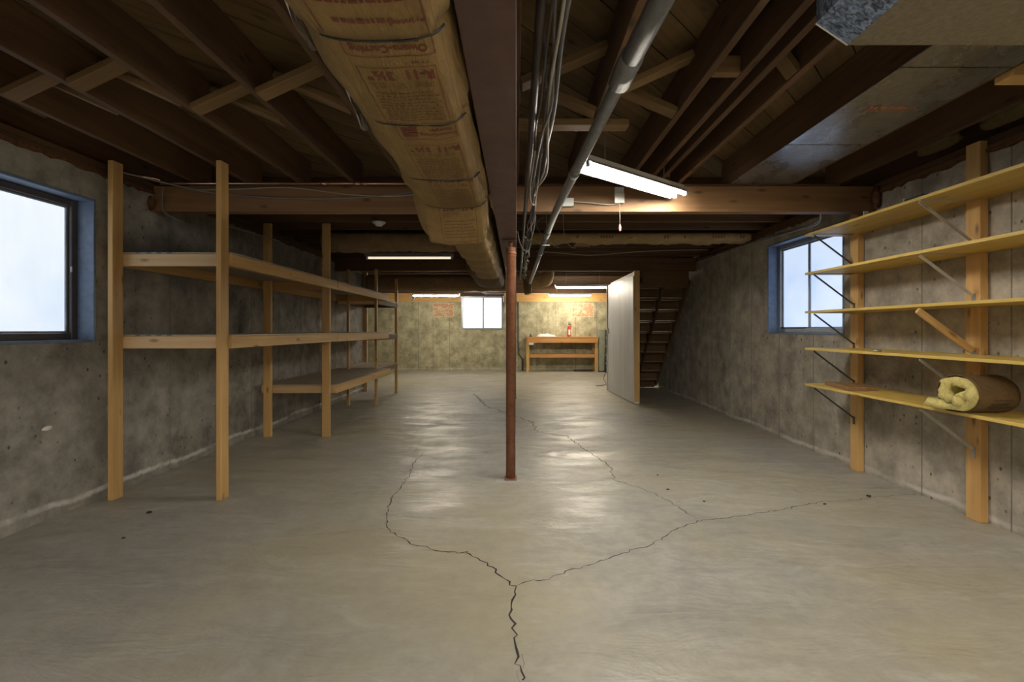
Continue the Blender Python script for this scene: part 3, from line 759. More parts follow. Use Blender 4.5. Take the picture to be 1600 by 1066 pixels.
for i, (a, b, z0, z1) in enumerate(pieces):
    xl = (-.450, -.462, -.475, -.49, -.50)[i]
    o, zf = wrap('insulation_wrap', a, b, z0, z1, xr, xl, zt, M['kraft'], i+1, .012 if i < 4 else .0, .022 if i < 4 else .006)
    P = Print(zf); Q = Print(zf); X0, X1 = -.395, -.205
    if i == 0:
        P.lines(X0-.005, X1+.01, .70, .89, 11, 20, .4); P.lines(-.38, -.25, .925, .945, 1, 3, .6); P.text('Printed', -.225, .938, .022, 1.2, .0004)
        P.bar(-.418, -.4155, .3, b-.01); P.bar(-.190, -.1875, .3, b-.01)
    if i == 1:
        P.text('Fiberglas', -.275, 1.034, .028, 1.05, .0012); P.text('Owens-Corning', -.300, 1.064, .032, .88, .0008)
        P.bar(X0-.014, X1+.012, 1.088, 1.0905, 20); P.bar(X0-.014, X0-.0115, 1.0, 1.0905); P.bar(X1+.0095, X1+.012, 1.0, 1.0905)
        P.bar(-.385, -.345, 1.018, 1.036, 6); Q.lines(-.265, -.205, 1.110, 1.117, 1, 2, .9)
        panel(P, Q, X0-.005, X1+.004, 1.128, 1.408, .046, 31)
    if i == 2:
        P.bar(X0, X1+.005, 1.556, 1.5585, 20); P.bar(X0, X0+.0022, 1.42, 1.5585); P.bar(X1+.003, X1+.0052, 1.42, 1.5585)
        P.text('Owens-Corning', -.262, 1.528, .024, .78, .0006); P.text('Fiberglas', -.25, 1.50, .024, .9, .0006)
        for q in range(4): P.bar(-.380, -.328, 1.483+q*.0155, 1.494+q*.0155, 4)
        P.lines(X0+.01, X1, 1.445, 1.455, 1, 8, .6); Q.lines(-.25, -.21, 1.575, 1.582, 1, 4)
        panel(P, Q, X0, X1+.002, 1.60, 1.935, .050, 51)
    if i == 3: panel(P, Q, X0+.005, X1-.002, 1.96, 2.375, .062, 61)
    if i == 4: panel(P, Q, X0-.015, X1-.01, 2.375, 2.568, .036, 71)
    Q.bar(-.172, -.1708, a+.03, b-.02)
    P.done(M['ink'], o); Q.done(M['inkd'], o)
    if i < 4:      # black bead put in as the shade of the open seam under this lip
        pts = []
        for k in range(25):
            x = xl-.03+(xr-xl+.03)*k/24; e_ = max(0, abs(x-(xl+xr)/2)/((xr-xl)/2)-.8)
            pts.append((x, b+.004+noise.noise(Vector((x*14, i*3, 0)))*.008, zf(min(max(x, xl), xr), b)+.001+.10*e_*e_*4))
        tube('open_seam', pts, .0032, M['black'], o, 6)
# torn white facing showing on the left side
for (ya, yb, sd) in ((1.04,1.32,1),(1.47,1.86,4)):
    V = []; F = []; n = 14
    for i in range(n+1):
        t = i/n; y = ya+(yb-ya)*t; w_ = math.sin(PI*min(1, t*1.02))**.6
        nz = noise.noise(Vector((sd, y*14, 0)))*.012
        zz = [2.20, 2.12, 2.05, 1.99]
        xx = [-.570, -.603, -.612, -.592]
        ox = .052 if sd == 1 else .036
        for q in range(4): V.append((xx[q]+ox-.004+nz-(.004*w_), y, 2.12+(zz[q]-2.12)*w_+nz))
        for q in range(4): V.append((xx[q]+ox+.004+nz, y, 2.12+(zz[q]-2.12)*w_+nz))
    for i in range(n):
        for q in range(3):
            a = i*8+q; F.append((a, a+1, a+9, a+8)); a += 4; F.append((a, a+1, a+9, a+8))
    mesh_obj('torn_facing', V, F, M['rag'], DU, smooth=True)
# thinner run behind with puckered turns, then a wider last turn
ps = [2.50, 3.10, 3.55, 3.98, 4.40, 4.85, 5.45]
for i in range(6):
    wrap('insulation_wrap', ps[i], ps[i+1]+.03, 1.915+.008*(i % 2), 1.905, -.205, -.47+.012*(i % 2), zt, M['kraft'], 20+i, .05, .06)
wrap('insulation_wrap', 5.45, 6.95, 1.915, 1.90, -.18, -.57, zt, M['kraftdark'], 40, .03)

# branch ducts wrapped in kraft faced insulation
def batt_run(name, x0, x1, y, z0, z1, dy, mat, label, cat, seed, wob=.03):
    V = []; F = []; n = 60; m = 18
    for j in range(n+1):
        t = j/n; x = x0+(x1-x0)*t
        for i in range(m):
            a = 2*PI*i/m; s = math.sin(a); c = math.cos(a)
            zz = (z0+z1)/2+(z1-z0)/2*math.copysign(abs(s)**.7, s); yy = y+dy*math.copysign(abs(c)**.7, c)
            p = Vector((x*3.2+seed, yy*4, zz*5)); k = noise.noise(p)*wob+noise.noise(p*3.3)*wob*.6
            V.append((x, yy+k*.5*c, zz+(k if s < 0 else 0)))
    for j in range(n):
        for i in range(m): F.append((j*m+i, j*m+(i+1)%m, (j+1)*m+(i+1)%m, (j+1)*m+i))
    F.append(tuple(range(m))); F.append(tuple(range(n*m, (n+1)*m)))
    o = mesh_obj(name, V, F, mat, None, smooth=True); return tag(o, label, cat)
b1 = batt_run('insulated_branch_duct', .16, 2.95, 5.83, 2.350, 2.482, .12, M['kraftpale'], 'kraft wrapped branch duct crossing under the joists on the right side', 'duct', 3, .035)
batt_run('insulated_branch_duct', -2.45, -.60, 5.83, 2.26, 2.482, .16, M['kraftold'], 'sagging kraft wrapped branch duct crossing under the joists on the left side', 'duct', 8, .04)
batt_run('insulated_branch_duct', -3.0, -.20, 9.2, 2.03, 2.34, .15, M['kraftold'], 'dark wrapped cross duct above the far left fluorescent tube', 'duct', 12, .03)
# faint lettering on the right branch duct
V = []; F = []
for (xx, n) in ((.75,1),(1.05,5),(1.4,2),(1.85,2),(2.1,1),(2.45,5),(2.8,2)):
    for q in range(n):
        b = len(V); x = xx+q*.035
        for (dx, dz) in ((0,0),(.02,0),(.028,.035),(.008,.035)): V.append((x+dx, 5.83-.1265, 2.395+dz))
        F.append((b, b+1, b+2, b+3))
mesh_obj('printed_marking', V, F, M['inkd'], b1)['kind'] = 'stuff'
# right elbow bundle
def elbow(name, pts, r, mat, label, cat, seed):
    P = smooth_path(pts, 6); V, F = tube_geo(P, r, 18)
    V = [v+noise.noise_vector(v*7+Vector((seed,0,0)))*.022 for v in V]
    return tag(mesh_obj(name, V, F, mat, None, smooth=True), label, cat)
elbow('insulated_elbow', [(.62,9.1,H+.2),(.60,9.0,2.30),(.5,8.95,2.21),(.36,8.93,2.20),(.28,8.93,2.20)], .145, M['kraftpale'], 'bulky kraft wrapped duct elbow to the right of the steel beam, far back', 'duct', 3)
elbow('insulated_duct_stub', [(.20,8.7,H+.2),(.20,8.68,2.16),(.215,8.66,2.04),(.225,8.65,1.93)], .075, M['kraft'], 'small yellow kraft wrapped stub hanging down beside the far grey pipe end', 'duct', 6)

# ================================================================== SHEET METAL
SM = thing('joist_panning', (2.08, 2.3, H-.02), 'dull sheet metal panel closing a joist bay at the upper right, faint red stamp', 'sheet metal')
for (a, b) in ((.4,2.13),(2.14,3.02),(3.03,3.845)):
    box('metal_sheet', 1.80, 2.325, a, b, H-.008, H-.002, M['sheet'], SM, .001)
Qp = Print(lambda x, y: H-.0072)
for (x, n_, sz) in ((2.02, 3, .05), (2.14, 3, .05)): pass
for q in range(9): Qp.bar(1.95+q*.028+(q%3)*.004, 1.967+q*.028+(q%3)*.004, 2.50+.012*(q%2), 2.53+.012*(q%2), 1); Qp.bar(1.955+q*.028, 1.975+q*.028, 2.548, 2.558, 1)
Qp.done(M['posterink'], SM)
DB = thing('sheet_metal_duct', (1.9, .9, 2.20), 'galvanised sheet metal trunk duct with a mottled cut corner at the top right', 'duct')
prof = [(1.105,2.20),(2.62,2.20),(2.62,H-.01),(1.0,H-.01),(1.0,2.272)]
n = len(prof)
mesh_obj('duct_underside', [(1.105,.2,2.199),(2.62,.2,2.199),(2.62,1.518,2.199),(1.105,1.518,2.199),(1.105,.2,2.2),(2.62,.2,2.2),(2.62,1.518,2.2),(1.105,1.518,2.2)],
    [(0,1,2,3),(4,5,6,7),(0,1,5,4),(1,2,6,5),(2,3,7,6),(3,0,4,7)], M['sheetlow'], DB)
prism('duct_body', [(1.105,2.2005),(2.62,2.2005),(2.62,H-.01),(1.0,H-.01),(1.0,2.272)], .2, 1.517, M['spangle'], DB)
stick('duct_hem', (1.105, 1.519, 2.200), (.999, 1.519, 2.272), .004, .004, M['white'], DB, (0,1,0), 0)

# ================================================================== PIPES AND CABLES
GP = thing('drain_pipe', (.35, 4, 2.1), 'grey drain pipe slung below the joists to the right of the steel beam', 'pipe')
pp = lambda y: (.425-.0225*y*.95, y, 2.13)
tube('pipe', [(.42,.3,2.15),(.395,1.25,2.15),(.375,1.62,2.15)], .034, M['galv'], GP, 16)
tube('pipe', [(.377,1.60,2.15),(.335,2.6,2.15),(.30,3.4,2.15),(.285,4.4,2.145)], .027, M['galv'], GP, 16)
tube('pipe', [(.285,4.4,2.145),(.27,6.0,2.13),(.245,8.25,2.10)], .027, M['galv'], GP, 16)
for (p, q, r) in (((.381,1.50,2.15),(.375,1.66,2.15),.040),((.335,2.58,2.15),(.332,2.65,2.15),.031),((.288,4.15,2.146),(.286,4.28,2.146),.031),((.28,5.2,2.138),(.279,5.3,2.138),.030)):
    tube('coupling', [p, q], r, M['galv'], GP, 16)
box('hanger_strap', .262, .34, 4.62, 4.645, 2.105, 2.11, M['zinc'], GP, 0)
o = tube('gas_pipe', [(.075,.3,2.20),(.072,1.6,2.20),(.07,3.0,2.20),(.07,8.6,2.20)], .016, M['dpipe'], None, 12); tag(o, 'thin black iron pipe running close beside the steel beam', 'pipe')
o = tube('steel_conduit', [(.335,.3,2.44),(.335,1.2,2.44),(.335,1.5,2.44),(.335,1.62,2.44)], .011, M['dpipe'], None, 10); tag(o, 'short dark pipe at the top edge, left of the grey drain pipe', 'pipe')
rnd = random.Random(12)
cabs = [('cable', .100, .005, 'thin brown cable nearest the black iron pipe, at the left of the cable bundle', 'cabled'), ('cable', .116, .006, 'grey cable looping through the cable bundle beside the steel beam', 'cable'),
        ('cable', .128, .008, 'black cable in the bundle beside the steel beam', 'cabled'), ('cable', .140, .006, 'white cable with a hanging loop in the bundle beside the steel beam', 'cablew'),
        ('cable', .152, .010, 'thick dark cable at the right of the cable bundle', 'cabled')]
for i, (nm, x, r, lab, mt) in enumerate(cabs):
    pts = []; y = .35; k = 0
    while y < 8.6:
        q_ = .5 if y < 2.4 else 1.0; sagz = 2.19+rnd.uniform(-.03, .03)*q_; xx = x+rnd.uniform(-.022, .022)*q_
        if i == 3 and 2.2 < y < 2.9: sagz -= .05; xx += .012
        if i == 1 and 1.4 < y < 2.1: xx += .02
        pts.append((xx, y, sagz)); y += rnd.uniform(.22, .5)
    o = tube(nm, smooth_path(pts, 5), r, M[mt], None, 7); tag(o, lab, 'cable')
o = tube('cable', smooth_path([(.012,1.05,2.36),(.06,1.35,2.30),(.10,1.62,2.24),(.115,1.75,2.18)], 6), .007, M['cabled']); tag(o, 'dark cable crossing from the steel beam to the cable bundle at the top', 'cable')
o = tube('wire_loop', smooth_path([(.095,2.35,2.17),(.085,2.75,2.13),(.09,2.95,2.09),(.12,3.05,2.085),(.13,2.95,2.14),(.135,2.6,2.19)], 7), .005, M['cablew']); tag(o, 'white wire hanging in a long loop from the cable bundle', 'cable')
o = tube('wire_loop', smooth_path([(.008,3.75,2.06),(.03,3.9,1.99),(.07,4.1,1.965),(.12,4.3,2.0),(.14,4.35,2.10)], 7), .004, M['cable']); tag(o, 'thin wire sagging between the steel beam and the cables near the column top', 'cable')
for i, (x, y) in enumerate(((.33,5.0),(.52,5.05))):
    o = tube('hanging_wire', smooth_path([(x,y,H+.23),(x,y,2.40),(x+.03,y,2.24),(x+.09,y+.02,2.17),(x+.14,y,2.155)], 6), .004, M['cablew'])
    tag(o, ['pale wire end curling down just right of the grey drain pipe', 'pale wire end curling down below the right branch duct, farther from the pipe'][i], 'cable')
o = tube('wire_curl', smooth_path([(.27,4.5,2.36),(.22,4.5,2.33),(.20,4.5,2.28),(.235,4.5,2.2),(.25,4.5,2.17)], 6), .004, M['cable']); tag(o, 'curled wire just left of the grey drain pipe beyond the cross beam', 'cable')
# clutter of staples / tags on the bundle
rnd = random.Random(5)
for i in range(10):
    y = 4.6+i*.36; x = .125+rnd.uniform(-.03, .03)
    o = box('cable_tie', x-.018, x+.018, y, y+.012, 2.155, 2.16, M['cablew'], None, 0); tag(o, 'small pale tie on the cable bundle beside the steel beam', 'cable tie', 'ties on the cable bundle')
# pipe on the left cross beam
CP = thing('copper_pipe', (-2, 3.72, 2.447), 'copper water pipe running across above the left part of the near cross beam', 'pipe')
tube('pipe', smooth_path([(-3.06,3.60,2.475),(-2.93,3.70,2.475),(-2.91,3.72,2.46),(-2.905,3.72,2.445),(-2.88,3.72,2.445)], 3)+[Vector((-1.6,3.72,2.445)), Vector((-.60,3.72,2.445))], .011, M['copper'], CP, 10)
for x in (-1.6, -1.33, -1.27): tube('fitting', [(x,3.72,2.445),(x+.05,3.72,2.445)], .016, M['copper'], CP, 10)
o = tube('cable', smooth_path([(-3.0,3.35,2.43),(-2.6,3.80,2.40),(-2.2,3.835,2.37),(-1.7,3.835,2.352),(-1.2,3.835,2.37),(-.8,3.835,2.42),(-.6,3.83,2.44)], 6), .006, M['cable']); tag(o, 'grey cable sagging across the face of the near cross beam on the left', 'cable')
o = tube('cable', smooth_path([(-2.7,3.83,2.425),(-2.3,3.835,2.435),(-2.0,3.835,2.45),(-1.8,3.835,2.437),(-1.4,3.835,2.387),(-1.0,3.835,2.375),(-.6,3.83,2.42)], 6), .005, M['cablew']); tag(o, 'pale cable crossing the upper edge of the near cross beam on the left', 'cable')
o = tube('cable', smooth_path([(-2.95,3.80,2.44),(-2.96,3.80,2.30),(-2.93,3.80,2.22),(-2.80,3.83,2.15)], 6), .006, M['cable']); tag(o, 'brown cable dropping at the left end of the near cross beam', 'cable')
o = tube('cable', smooth_path([(-2.95,4.6,2.30),(-2.8,4.8,2.27),(-2.6,5.0,2.22)], 6), .006, M['cablew']); tag(o, 'pale cable high behind the left shelving', 'cable')
for i, (dz, dx, m_) in enumerate(((0, 0, 'cable'), (-.035, -.02, 'cablew'))):
    o = tube('cable', smooth_path([(2.70,4.1-.05*i,2.36+dz),(2.9+dx,4.35,2.30+dz),(3.02+dx,4.9,2.33+dz*.5),(3.03+dx,5.6,2.37+dz),(3.03+dx,6.6,2.39+dz),(2.99,7.5,2.40+dz)], 6), .007, M[m_])
    tag(o, ['grey cable running along the top of the right wall above the window', 'pale cable under the grey one along the top of the right wall'][i], 'cable')
o = tube('cable', smooth_path([(.3,6.9,2.44),(.9,6.9,2.39),(1.2,6.9,2.38),(2.0,6.9,2.44),(2.9,6.9,2.46)], 6), .006, M['cablew']); tag(o, 'pale cable slung crosswise under the joists behind the right branch duct', 'cable')

# ================================================================== LIGHTS AND ELECTRICS
def shop_light(P, Q, zt, label, lit=True, tubes=2, group=None, strap=None, width=.19, body='white', tm='tube'):
    P = Vector((*P, 0)); Q = Vector((*Q, 0)); u = (Q-P).normalized(); v = Vector((-u.y, u.x, 0)); Z = Vector((0,0,1))
    c = (P+Q)/2; o = thing('fluorescent_light', (c.x, c.y, zt-.08), label, 'light', group)
    Lh = (Q-P).length; zb = zt-.055
    # bent reflector: cross section swept along u
    sec = [(-width/2, zb-.03), (-width*.25, zb+.01), (-.03, zb+.012), (.03, zb+.012), (width*.25, zb+.01), (width/2, zb-.03)]
    if tubes == 1: sec = [(-.05, zb), (-.045, zb+.045), (.045, zb+.045), (.05, zb)]
    V = []; F = []; n = len(sec)
    for s in (P, Q):
        for (a, z) in sec: V.append(s+v*a+Z*z)
        for (a, z) in reversed(sec): V.append(s+v*a+Z*(z+.004))
    m = 2*n
    for i in range(m): F.append((i, (i+1)%m, m+(i+1)%m, m+i))
    for b in (0, m):
        for i in range(n-1): F.append((b+i, b+i+1, b+m-2-i, b+m-1-i))
    mesh_obj('reflector', V, F, M[body], o)
    stick('ballast_box', P+Z*(zb+.034), Q+Z*(zb+.034), .07, .034, M[body], o) if tubes == 2 else None
    offs = (-.045, .045) if tubes == 2 else (0,)
    tz = zb-.017 if tubes == 2 else zb-.012
    for a in offs:
        tube('tube_lamp', [P+u*.035+v*a+Z*tz, Q-u*.035+v*a+Z*tz], .019 if tubes == 2 else .016, M[tm] if lit else M['tubeoff'], o, 14)
        for (E, sg) in ((P, 1), (Q, -1)):
            h = stick('lamp_holder', E+u*.012*sg+v*a+Z*(zb+.008), E+u*.012*sg+v*a+Z*(tz-.024), .032, .014, M['greymetal'], o, u)
    if strap: box('strap', strap-.02, strap+.02, c.y-.01, c.y+.01, zt-.005, H+.235, M['greymetal'], o, 0)
    else:
        for s in (.2, .8):
            q = P.lerp(Q, s); tube('hanging_chain', [q+Z*(zt-.004), q+Z*(H+.235)], .003, M['greymetal'], o, 6)
    return o
shop_light((.435,3.03), (1.335,3.70), 2.42, 'lit double tube shop light hanging diagonally in front of the near cross beam')
shop_light((-2.07,6.25), (-.87,6.25), 2.30, 'dimly glowing fluorescent strip in a grey housing, hanging left of the insulated duct', lit=False, tubes=1, strap=-1.42, body='greymetal')
shop_light((-2.70,11.8), (-1.48,11.8), 2.19, 'lit fluorescent strip at the far left beside the far window', tubes=1, tm='tubefar')
shop_light((.85,10.0), (2.07,10.0), 2.24, 'lit fluorescent strip on the right, nearer one above the workbench area', tubes=1, tm='tubefar')
shop_light((.92,13.0), (2.14,13.0), 2.29, 'lit fluorescent strip closest to the far wall, above the workbench', tubes=1, tm='tubefar')
# added fill lights, unseen behind the camera, to brighten the room in view
for i, (x, y, tm_) in enumerate(((1.3,-.8,'tubeback'),(1.3,-2.2,'tubeback'),(-1.4,-2.3,'tubeweak'))):
    shop_light((x-.6,y), (x+.6,y), 2.42, ['lit double tube shop light behind the camera on the right, nearer one', 'lit double tube shop light behind the camera on the right, farther one', 'lit double tube shop light behind the camera on the left'][i], tm=tm_)

o = box('junction_box', .36, .48, 3.815, 3.8485, 2.285, 2.355, M['plastic']); tag(o, 'white junction box on the near cross beam beside the grey drain pipe', 'electrical box')
o = thing('pull_switch', (.86, 3.82, 2.31), 'white pull cord switch box on the near cross beam below the lit shop light', 'switch')
box('switch_box', .825, .90, 3.81, 3.8485, 2.31, 2.445, M['plastic'], o)
box('switch_plate', .822, .903, 3.806, 3.8095, 2.31, 2.39, M['white'], o)
tube('pull_cord', [(.862,3.80,2.315),(.864,3.80,2.13)], .0018, M['cablew'], o, 6)
lathe('cord_knob', [(.004,0),(.009,.008),(.011,.03),(.007,.05),(.003,.06)], M['pink'], o, (.864,3.80,2.07), 12)
o = tube('cable', smooth_path([(.48,3.835,2.325),(.60,3.835,2.318),(.72,3.835,2.305),(.80,3.835,2.302),(.845,3.835,2.312)], 6), .006, M['cablew']); tag(o, 'white cable between the junction box and the pull cord switch', 'cable')
def lampholder(x, y, z, label, bulb=False, r=.055):
    o = thing('lamp_holder', (x, y, z-.05), label, 'lamp')
    lathe('holder_base', [(r,0),(r,-.012),(r*.6,-.03),(r*.5,-.045)][::-1], M['plastic'], o, (x,y,z), 18)
    if bulb: lathe('bulb', [(.012,.0),(.028,-.04),(.032,-.065),(.022,-.09),(.006,-.1)][::-1], M['plastic'], o, (x,y,z-.045), 16)
    return o
lampholder(-1.58, 5.23, H-.001, 'white porcelain lamp holder under a joist in front of the left branch duct', r=.075)
lampholder(-2.45, 6.89, H-.002, 'small lamp holder high behind the dim strip light', r=.06)
lampholder(.70, 8.49, H-.002, 'white lamp holder with a bare bulb on the right beyond the far cross beam', True)

# ================================================================== STAIRS AND PARTITION
PA = thing('stair_partition', (2.03, 8.7, 0), 'white painted board partition with a pine stud beside the basement stairs', 'partition')
box('stud', 1.985, 2.075, 7.66, 7.705, .03, 2.243, M['pine'], PA)
box('partition_board', 2.012, 2.028, 7.72, 9.75, 1.95, 2.243, M['plyshelf'], PA)
box('partition_board', 2.04, 2.05, 7.72, 9.75, .02, 1.945, M['door'], PA)
box('stud', 2.06, 2.10, 9.66, 9.75, .0, 2.243, M['pine'], PA)
box('foot_block', 1.99, 2.07, 7.665, 7.70, 0, .029, M['plastic'], PA)
DR = thing('board_door', (1.93, 8.45, 0), 'white painted plywood door standing along the stair partition, with a latch', 'door')
Dp0 = Vector((1.965, 7.675, 0)); Dp1 = Vector((1.855, 9.25, 0)); du = (Dp1-Dp0).normalized(); dn = Vector((-du.y, du.x, 0))
V = []; 
for (p, off) in ((Dp0, 0), (Dp1, 0), (Dp1, -.03), (Dp0, -.03)):
    q = p+dn*off; V.append(q)
verts = [(q.x, q.y, .012) for q in V]+[(q.x, q.y, 2.15) for q in V]
dl = mesh_obj('door_leaf', verts, [(0,1,2,3),(4,5,6,7),(0,1,5,4),(1,2,6,5),(2,3,7,6),(3,0,4,7)], M['door'], DR)
pe = Dp1-du*.001
stick('edge_strip', (pe.x, pe.y, .012), (pe.x, pe.y, 2.15), .05, .012, M['white'], DR, tuple(du))
lp = Dp1-du*.09+dn*.012
box('latch', lp.x-.012, lp.x+.006, lp.y-.02, lp.y+.02, 1.17, 1.27, M['zinc'], DR)
ST = thing('basement_stairs', (2.55, 8.7, 0), 'open underside of the wooden basement stairs behind the white partition', 'stairs')
yb, yt, zt_ = 9.85, 7.85, 2.20
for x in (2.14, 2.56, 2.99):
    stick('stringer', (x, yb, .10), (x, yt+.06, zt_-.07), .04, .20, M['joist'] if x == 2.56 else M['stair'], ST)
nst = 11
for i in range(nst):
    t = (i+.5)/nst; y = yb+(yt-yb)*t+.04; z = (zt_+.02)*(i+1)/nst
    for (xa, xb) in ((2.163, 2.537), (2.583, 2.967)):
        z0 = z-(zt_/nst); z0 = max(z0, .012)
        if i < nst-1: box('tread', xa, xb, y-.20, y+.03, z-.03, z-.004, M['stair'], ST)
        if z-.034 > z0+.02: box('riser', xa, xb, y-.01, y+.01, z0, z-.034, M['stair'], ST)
box('top_riser', 2.163, 2.967, 7.83, 7.85, 1.98, 2.45, M['stair'], ST)
o = box('floor_strip', 2.62, 2.80, 9.86, 9.90, .001, .02, M['paper']); tag(o, 'small white scrap on the floor at the foot of the stairs', 'scrap')

# ================================================================== WORKBENCH AND FAR WALL THINGS
WB = thing('workbench', (1.34, 13.6, 0), 'orange brown wooden workbench with a lower shelf against the far wall', 'workbench')
bx0_, bx1_ = .29, 2.40
box('bench_top', bx0_, bx1_, 13.34, 13.86, 1.005, 1.04, M['bench'], WB)
box('apron', bx0_+.03, bx1_, 13.345, 13.385, .86, 1.003, M['bench'], WB)
for (x, y) in ((bx0_, 13.39), (bx0_, 13.80), (bx1_-.09, 13.39), (bx1_-.09, 13.80)): box('leg', x, x+.09, y, y+.04, 0.001, 1.003, M['pine'], WB)
box('lower_shelf', bx0_+.02, bx1_-.02, 13.44, 13.79, .49, .52, M['bench'], WB)
box('shelf_apron', bx0_+.02, bx1_-.02, 13.435, 13.3905 if False else 13.439, .40, .51, M['bench'], WB) if False else box('shelf_apron', bx0_+.095, bx1_-.095, 13.40, 13.436, .42, .52, M['bench'], WB)
box('tag_card', .37, .50, 13.341, 13.344, .80, .865, M['paper'], WB, 0)
FE = thing('fire_extinguisher', (1.56, 13.5, 1.041), 'small red fire extinguisher with a white label standing on the workbench', 'fire extinguisher')
lathe('cylinder', [(.048,0),(.052,.01),(.052,.26),(.045,.30),(.022,.325),(.018,.34)], M['red'], FE, (1.56,13.5,1.041), 20)
lathe('valve', [(.018,0),(.02,.02),(.014,.03),(.014,.05)], M['black'], FE, (1.56,13.5,1.381), 12)
stick('lever', (1.53,13.5,1.44), (1.60,13.5,1.455), .02, .012, M['black'], FE); box('label_plate', 1.535, 1.59, 13.443, 13.4475, 1.09, 1.25, M['paper'], FE, 0)
tube('hose', smooth_path([(1.56,13.5,1.41),(1.60,13.48,1.40),(1.62,13.46,1.32)], 5), .009, M['black'], FE, 8)
# crumpled plastic / paper pile
V = []; F = []; nx_, ny_ = 16, 8
for i in range(nx_+1):
    for j in range(ny_+1):
        u = i/nx_; v = j/ny_; e = math.sin(PI*u)**.5*math.sin(PI*v)**.5 if 0 < u < 1 and 0 < v < 1 else 0
        V.append((.60+.58*u, 13.42+.34*v, 1.042+e*(.06+.05*noise.noise(Vector((u*6, v*5, 2)))+.03*(1-u))))
for i in range(nx_):
    for j in range(ny_): a = i*(ny_+1)+j; F.append((a, a+1, a+ny_+2, a+ny_+1))
F.append(tuple([i*(ny_+1) for i in range(nx_+1)]+[nx_*(ny_+1)+j for j in range(1, ny_+1)]+[i*(ny_+1)+ny_ for i in range(nx_-1, -1, -1)]+[j for j in range(ny_-1, 0, -1)]))
tag(mesh_obj('crumpled_paper', V, F, M['paper']), 'crumpled white paper lying on the workbench left of the fire extinguisher', 'paper')
VI = thing('bench_vise', (.42, 13.5, 1.041), 'small dark bench vise on the left corner of the workbench', 'vise')
box('vise_base', .37, .47, 13.44, 13.56, 1.041, 1.055, M['black'], VI); box('vise_neck', .40, .44, 13.46, 13.54, 1.0555, 1.10, M['black'], VI); box('jaw', .375, .465, 13.44, 13.56, 1.1005, 1.125, M['greymetal'], VI); stick('vise_handle', (.35,13.43,1.075), (.49,13.43,1.085), .01, .01, M['greymetal'], VI)
tag(box('floor_board', 1.72, 2.28, 13.5, 13.7, .001, .045, M['dpipe']), 'dark board lying on the floor under the workbench', 'board')
SP = thing('standing_pipe', (2.49, 13.4, 0), 'grey green square post standing at the right end of the workbench', 'post')
box('post_body', 2.425, 2.58, 13.36, 13.52, .03, 1.22, M['green'], SP, .01); box('post_cap', 2.42, 2.585, 13.355, 13.525, 1.2205, 1.235, M['green'], SP); box('post_foot', 2.41, 2.595, 13.34, 13.54, .001, .029, M['black'], SP)
BK = thing('black_rack', (2.64, 13.3, 0), 'black slotted rack with small fittings behind the white door edge', 'rack')
box('rack_upright', 2.60, 2.64, 13.3, 13.34, .001, 1.24, M['black'], BK); box('rack_upright', 2.74, 2.78, 13.3, 13.34, .001, 1.24, M['black'], BK)
for i in range(9): box('rack_bin', 2.605, 2.775, 13.25, 13.299, .1+i*.125, .17+i*.125, M['greymetal'] if i % 2 else M['black'], BK)
# printed tan sheets on the far wall
def sheet(x0, x1, z0, z1, label, seed):
    o = thing('wall_sheet', ((x0+x1)/2, YF-.01, z0), label, 'sheet')
    box('sheet_paper', x0, x1, YF-.008, YF-.0035, z0, z1, M['poster'], o, 0)
    V = []; F = []; rnd = random.Random(seed); rows = 11
    for r in range(rows):
        z = z0+.03+(z1-z0-.05)*r/rows; x = x0+.03
        while x < x1-.06:
            l = rnd.uniform(.02, .07)
            if rnd.random() < (.85 if r in (0, 1, 9, 10) or x > x0+(x1-x0)*.6 else .4):
                b = len(V); V += [(x, YF-.0088, z), (x+l, YF-.0088, z), (x+l, YF-.0088, z+.022), (x, YF-.0088, z+.022)]; F.append((b, b+1, b+2, b+3))
            x += l+.012
    mesh_obj('printed_marks', V, F, M['posterink'], o)['kind'] = 'stuff'
sheet(-2.56, -1.90, 1.64, 2.06, 'tan printed paper sheet on the far wall left of the far window', 4)
sheet(1.68, 2.37, 1.63, 2.05, 'tan printed paper sheet on the far wall above the workbench', 9)
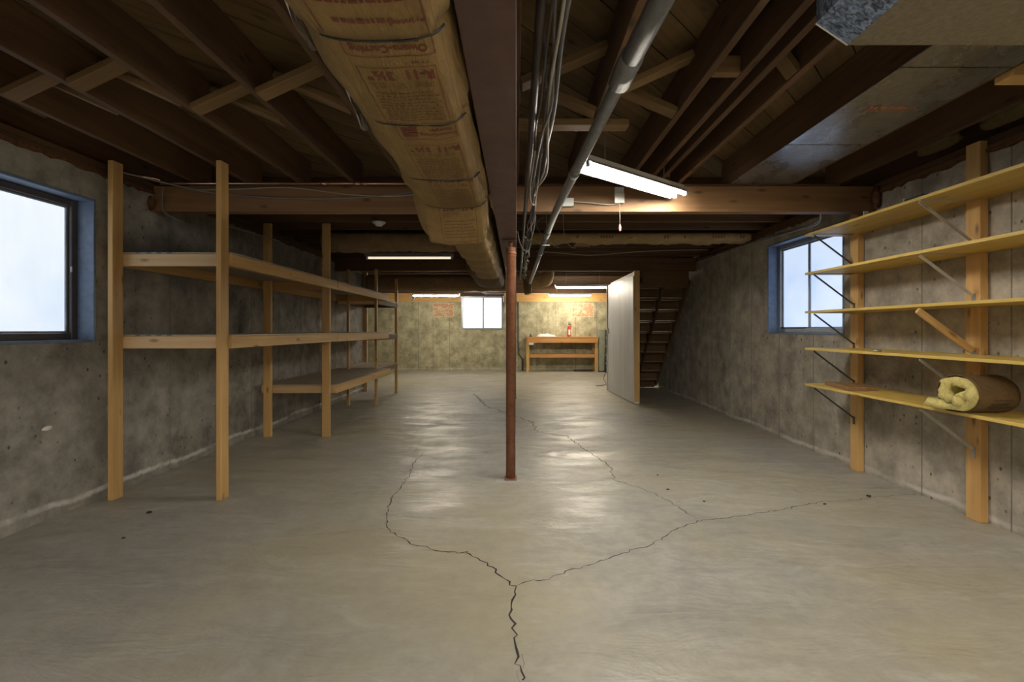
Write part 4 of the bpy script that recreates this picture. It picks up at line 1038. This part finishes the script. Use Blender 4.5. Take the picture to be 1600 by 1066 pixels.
o = tube('conduit', [(.05,YF-.03,2.08),(.05,YF-.03,.52),(.18,YF-.03,.34),(.18,YF-.03,.001)], .018, M['cabled'], None, 10); tag(o, 'black conduit running down the far wall left of the workbench', 'conduit')
o = thing('wall_socket', (-2.55, YF-.06, 2.2), 'small white socket box on the far ledger board left of the lit strip', 'electrical box'); box('socket_box', -3.18, -3.10, YF-.08, YF-.041, 2.15, 2.27, M['plastic'], o); box('socket_face', -3.17, -3.11, YF-.085, YF-.0805, 2.17, 2.25, M['greymetal'], o)
o = tube('floor_cord', smooth_path([(2.60,13.2,.008),(2.3,12.0,.008),(2.15,11.2,.008),(2.02,10.3,.008),(1.75,10.0,.008)], 6), .008, M['copper']); tag(o, 'thin cord lying on the floor between the door and the workbench', 'cord')
WD = thing('window_flashing', (-1.0, 13.3, 2.3), 'grey sheet metal boot with a slanting strap above the far window', 'sheet metal')
box('metal_boot', -1.55, -.25, 13.30, 13.60, 2.36, H-.003, M['greymetal'], WD); stick('strap', (-1.15, 13.25, 2.45), (-.86, 13.25, 2.30), .10, .012, M['gframe'], WD, (0,1,0)); box('strap_foot', -.9, -.4, 13.25, 13.29, 2.285, 2.31, M['gframe'], WD)
# joist bay insulation over the right wall
for i, (y0, r) in enumerate(((2.3,.09),(2.75,.07),(3.2,.08))):
    tag(lump('fibre_tuft', (2.97, y0, H+.07), (.06,.16,.05), M['fibredark'], None, 20+i), ['near', 'middle', 'far'][i]+' one of three tufts of old insulation above the right wall sill', 'insulation')
# small debris
for (x, y, s, sd) in ((1.36,3.30,.012,1),(1.21,3.9,.010,2),(2.63,3.40,.02,3),(2.2,3.25,.012,4),(-2.35,2.72,.014,5),(-2.5,3.1,.018,6),(1.18,3.55,.012,7)):
    tag(lump('debris_crumb', (x, y, s*.35), (s, s*.8, s*.4), M['crack'], None, sd, 1), 'small dark crumb of debris lying on the concrete floor', 'debris', 'crumbs on the floor')
o = tag(lump('wall_patch', (XL+.002, 2.985, .60), (.004,.035,.015), M['paper'], wl, 4, 2), None, None)
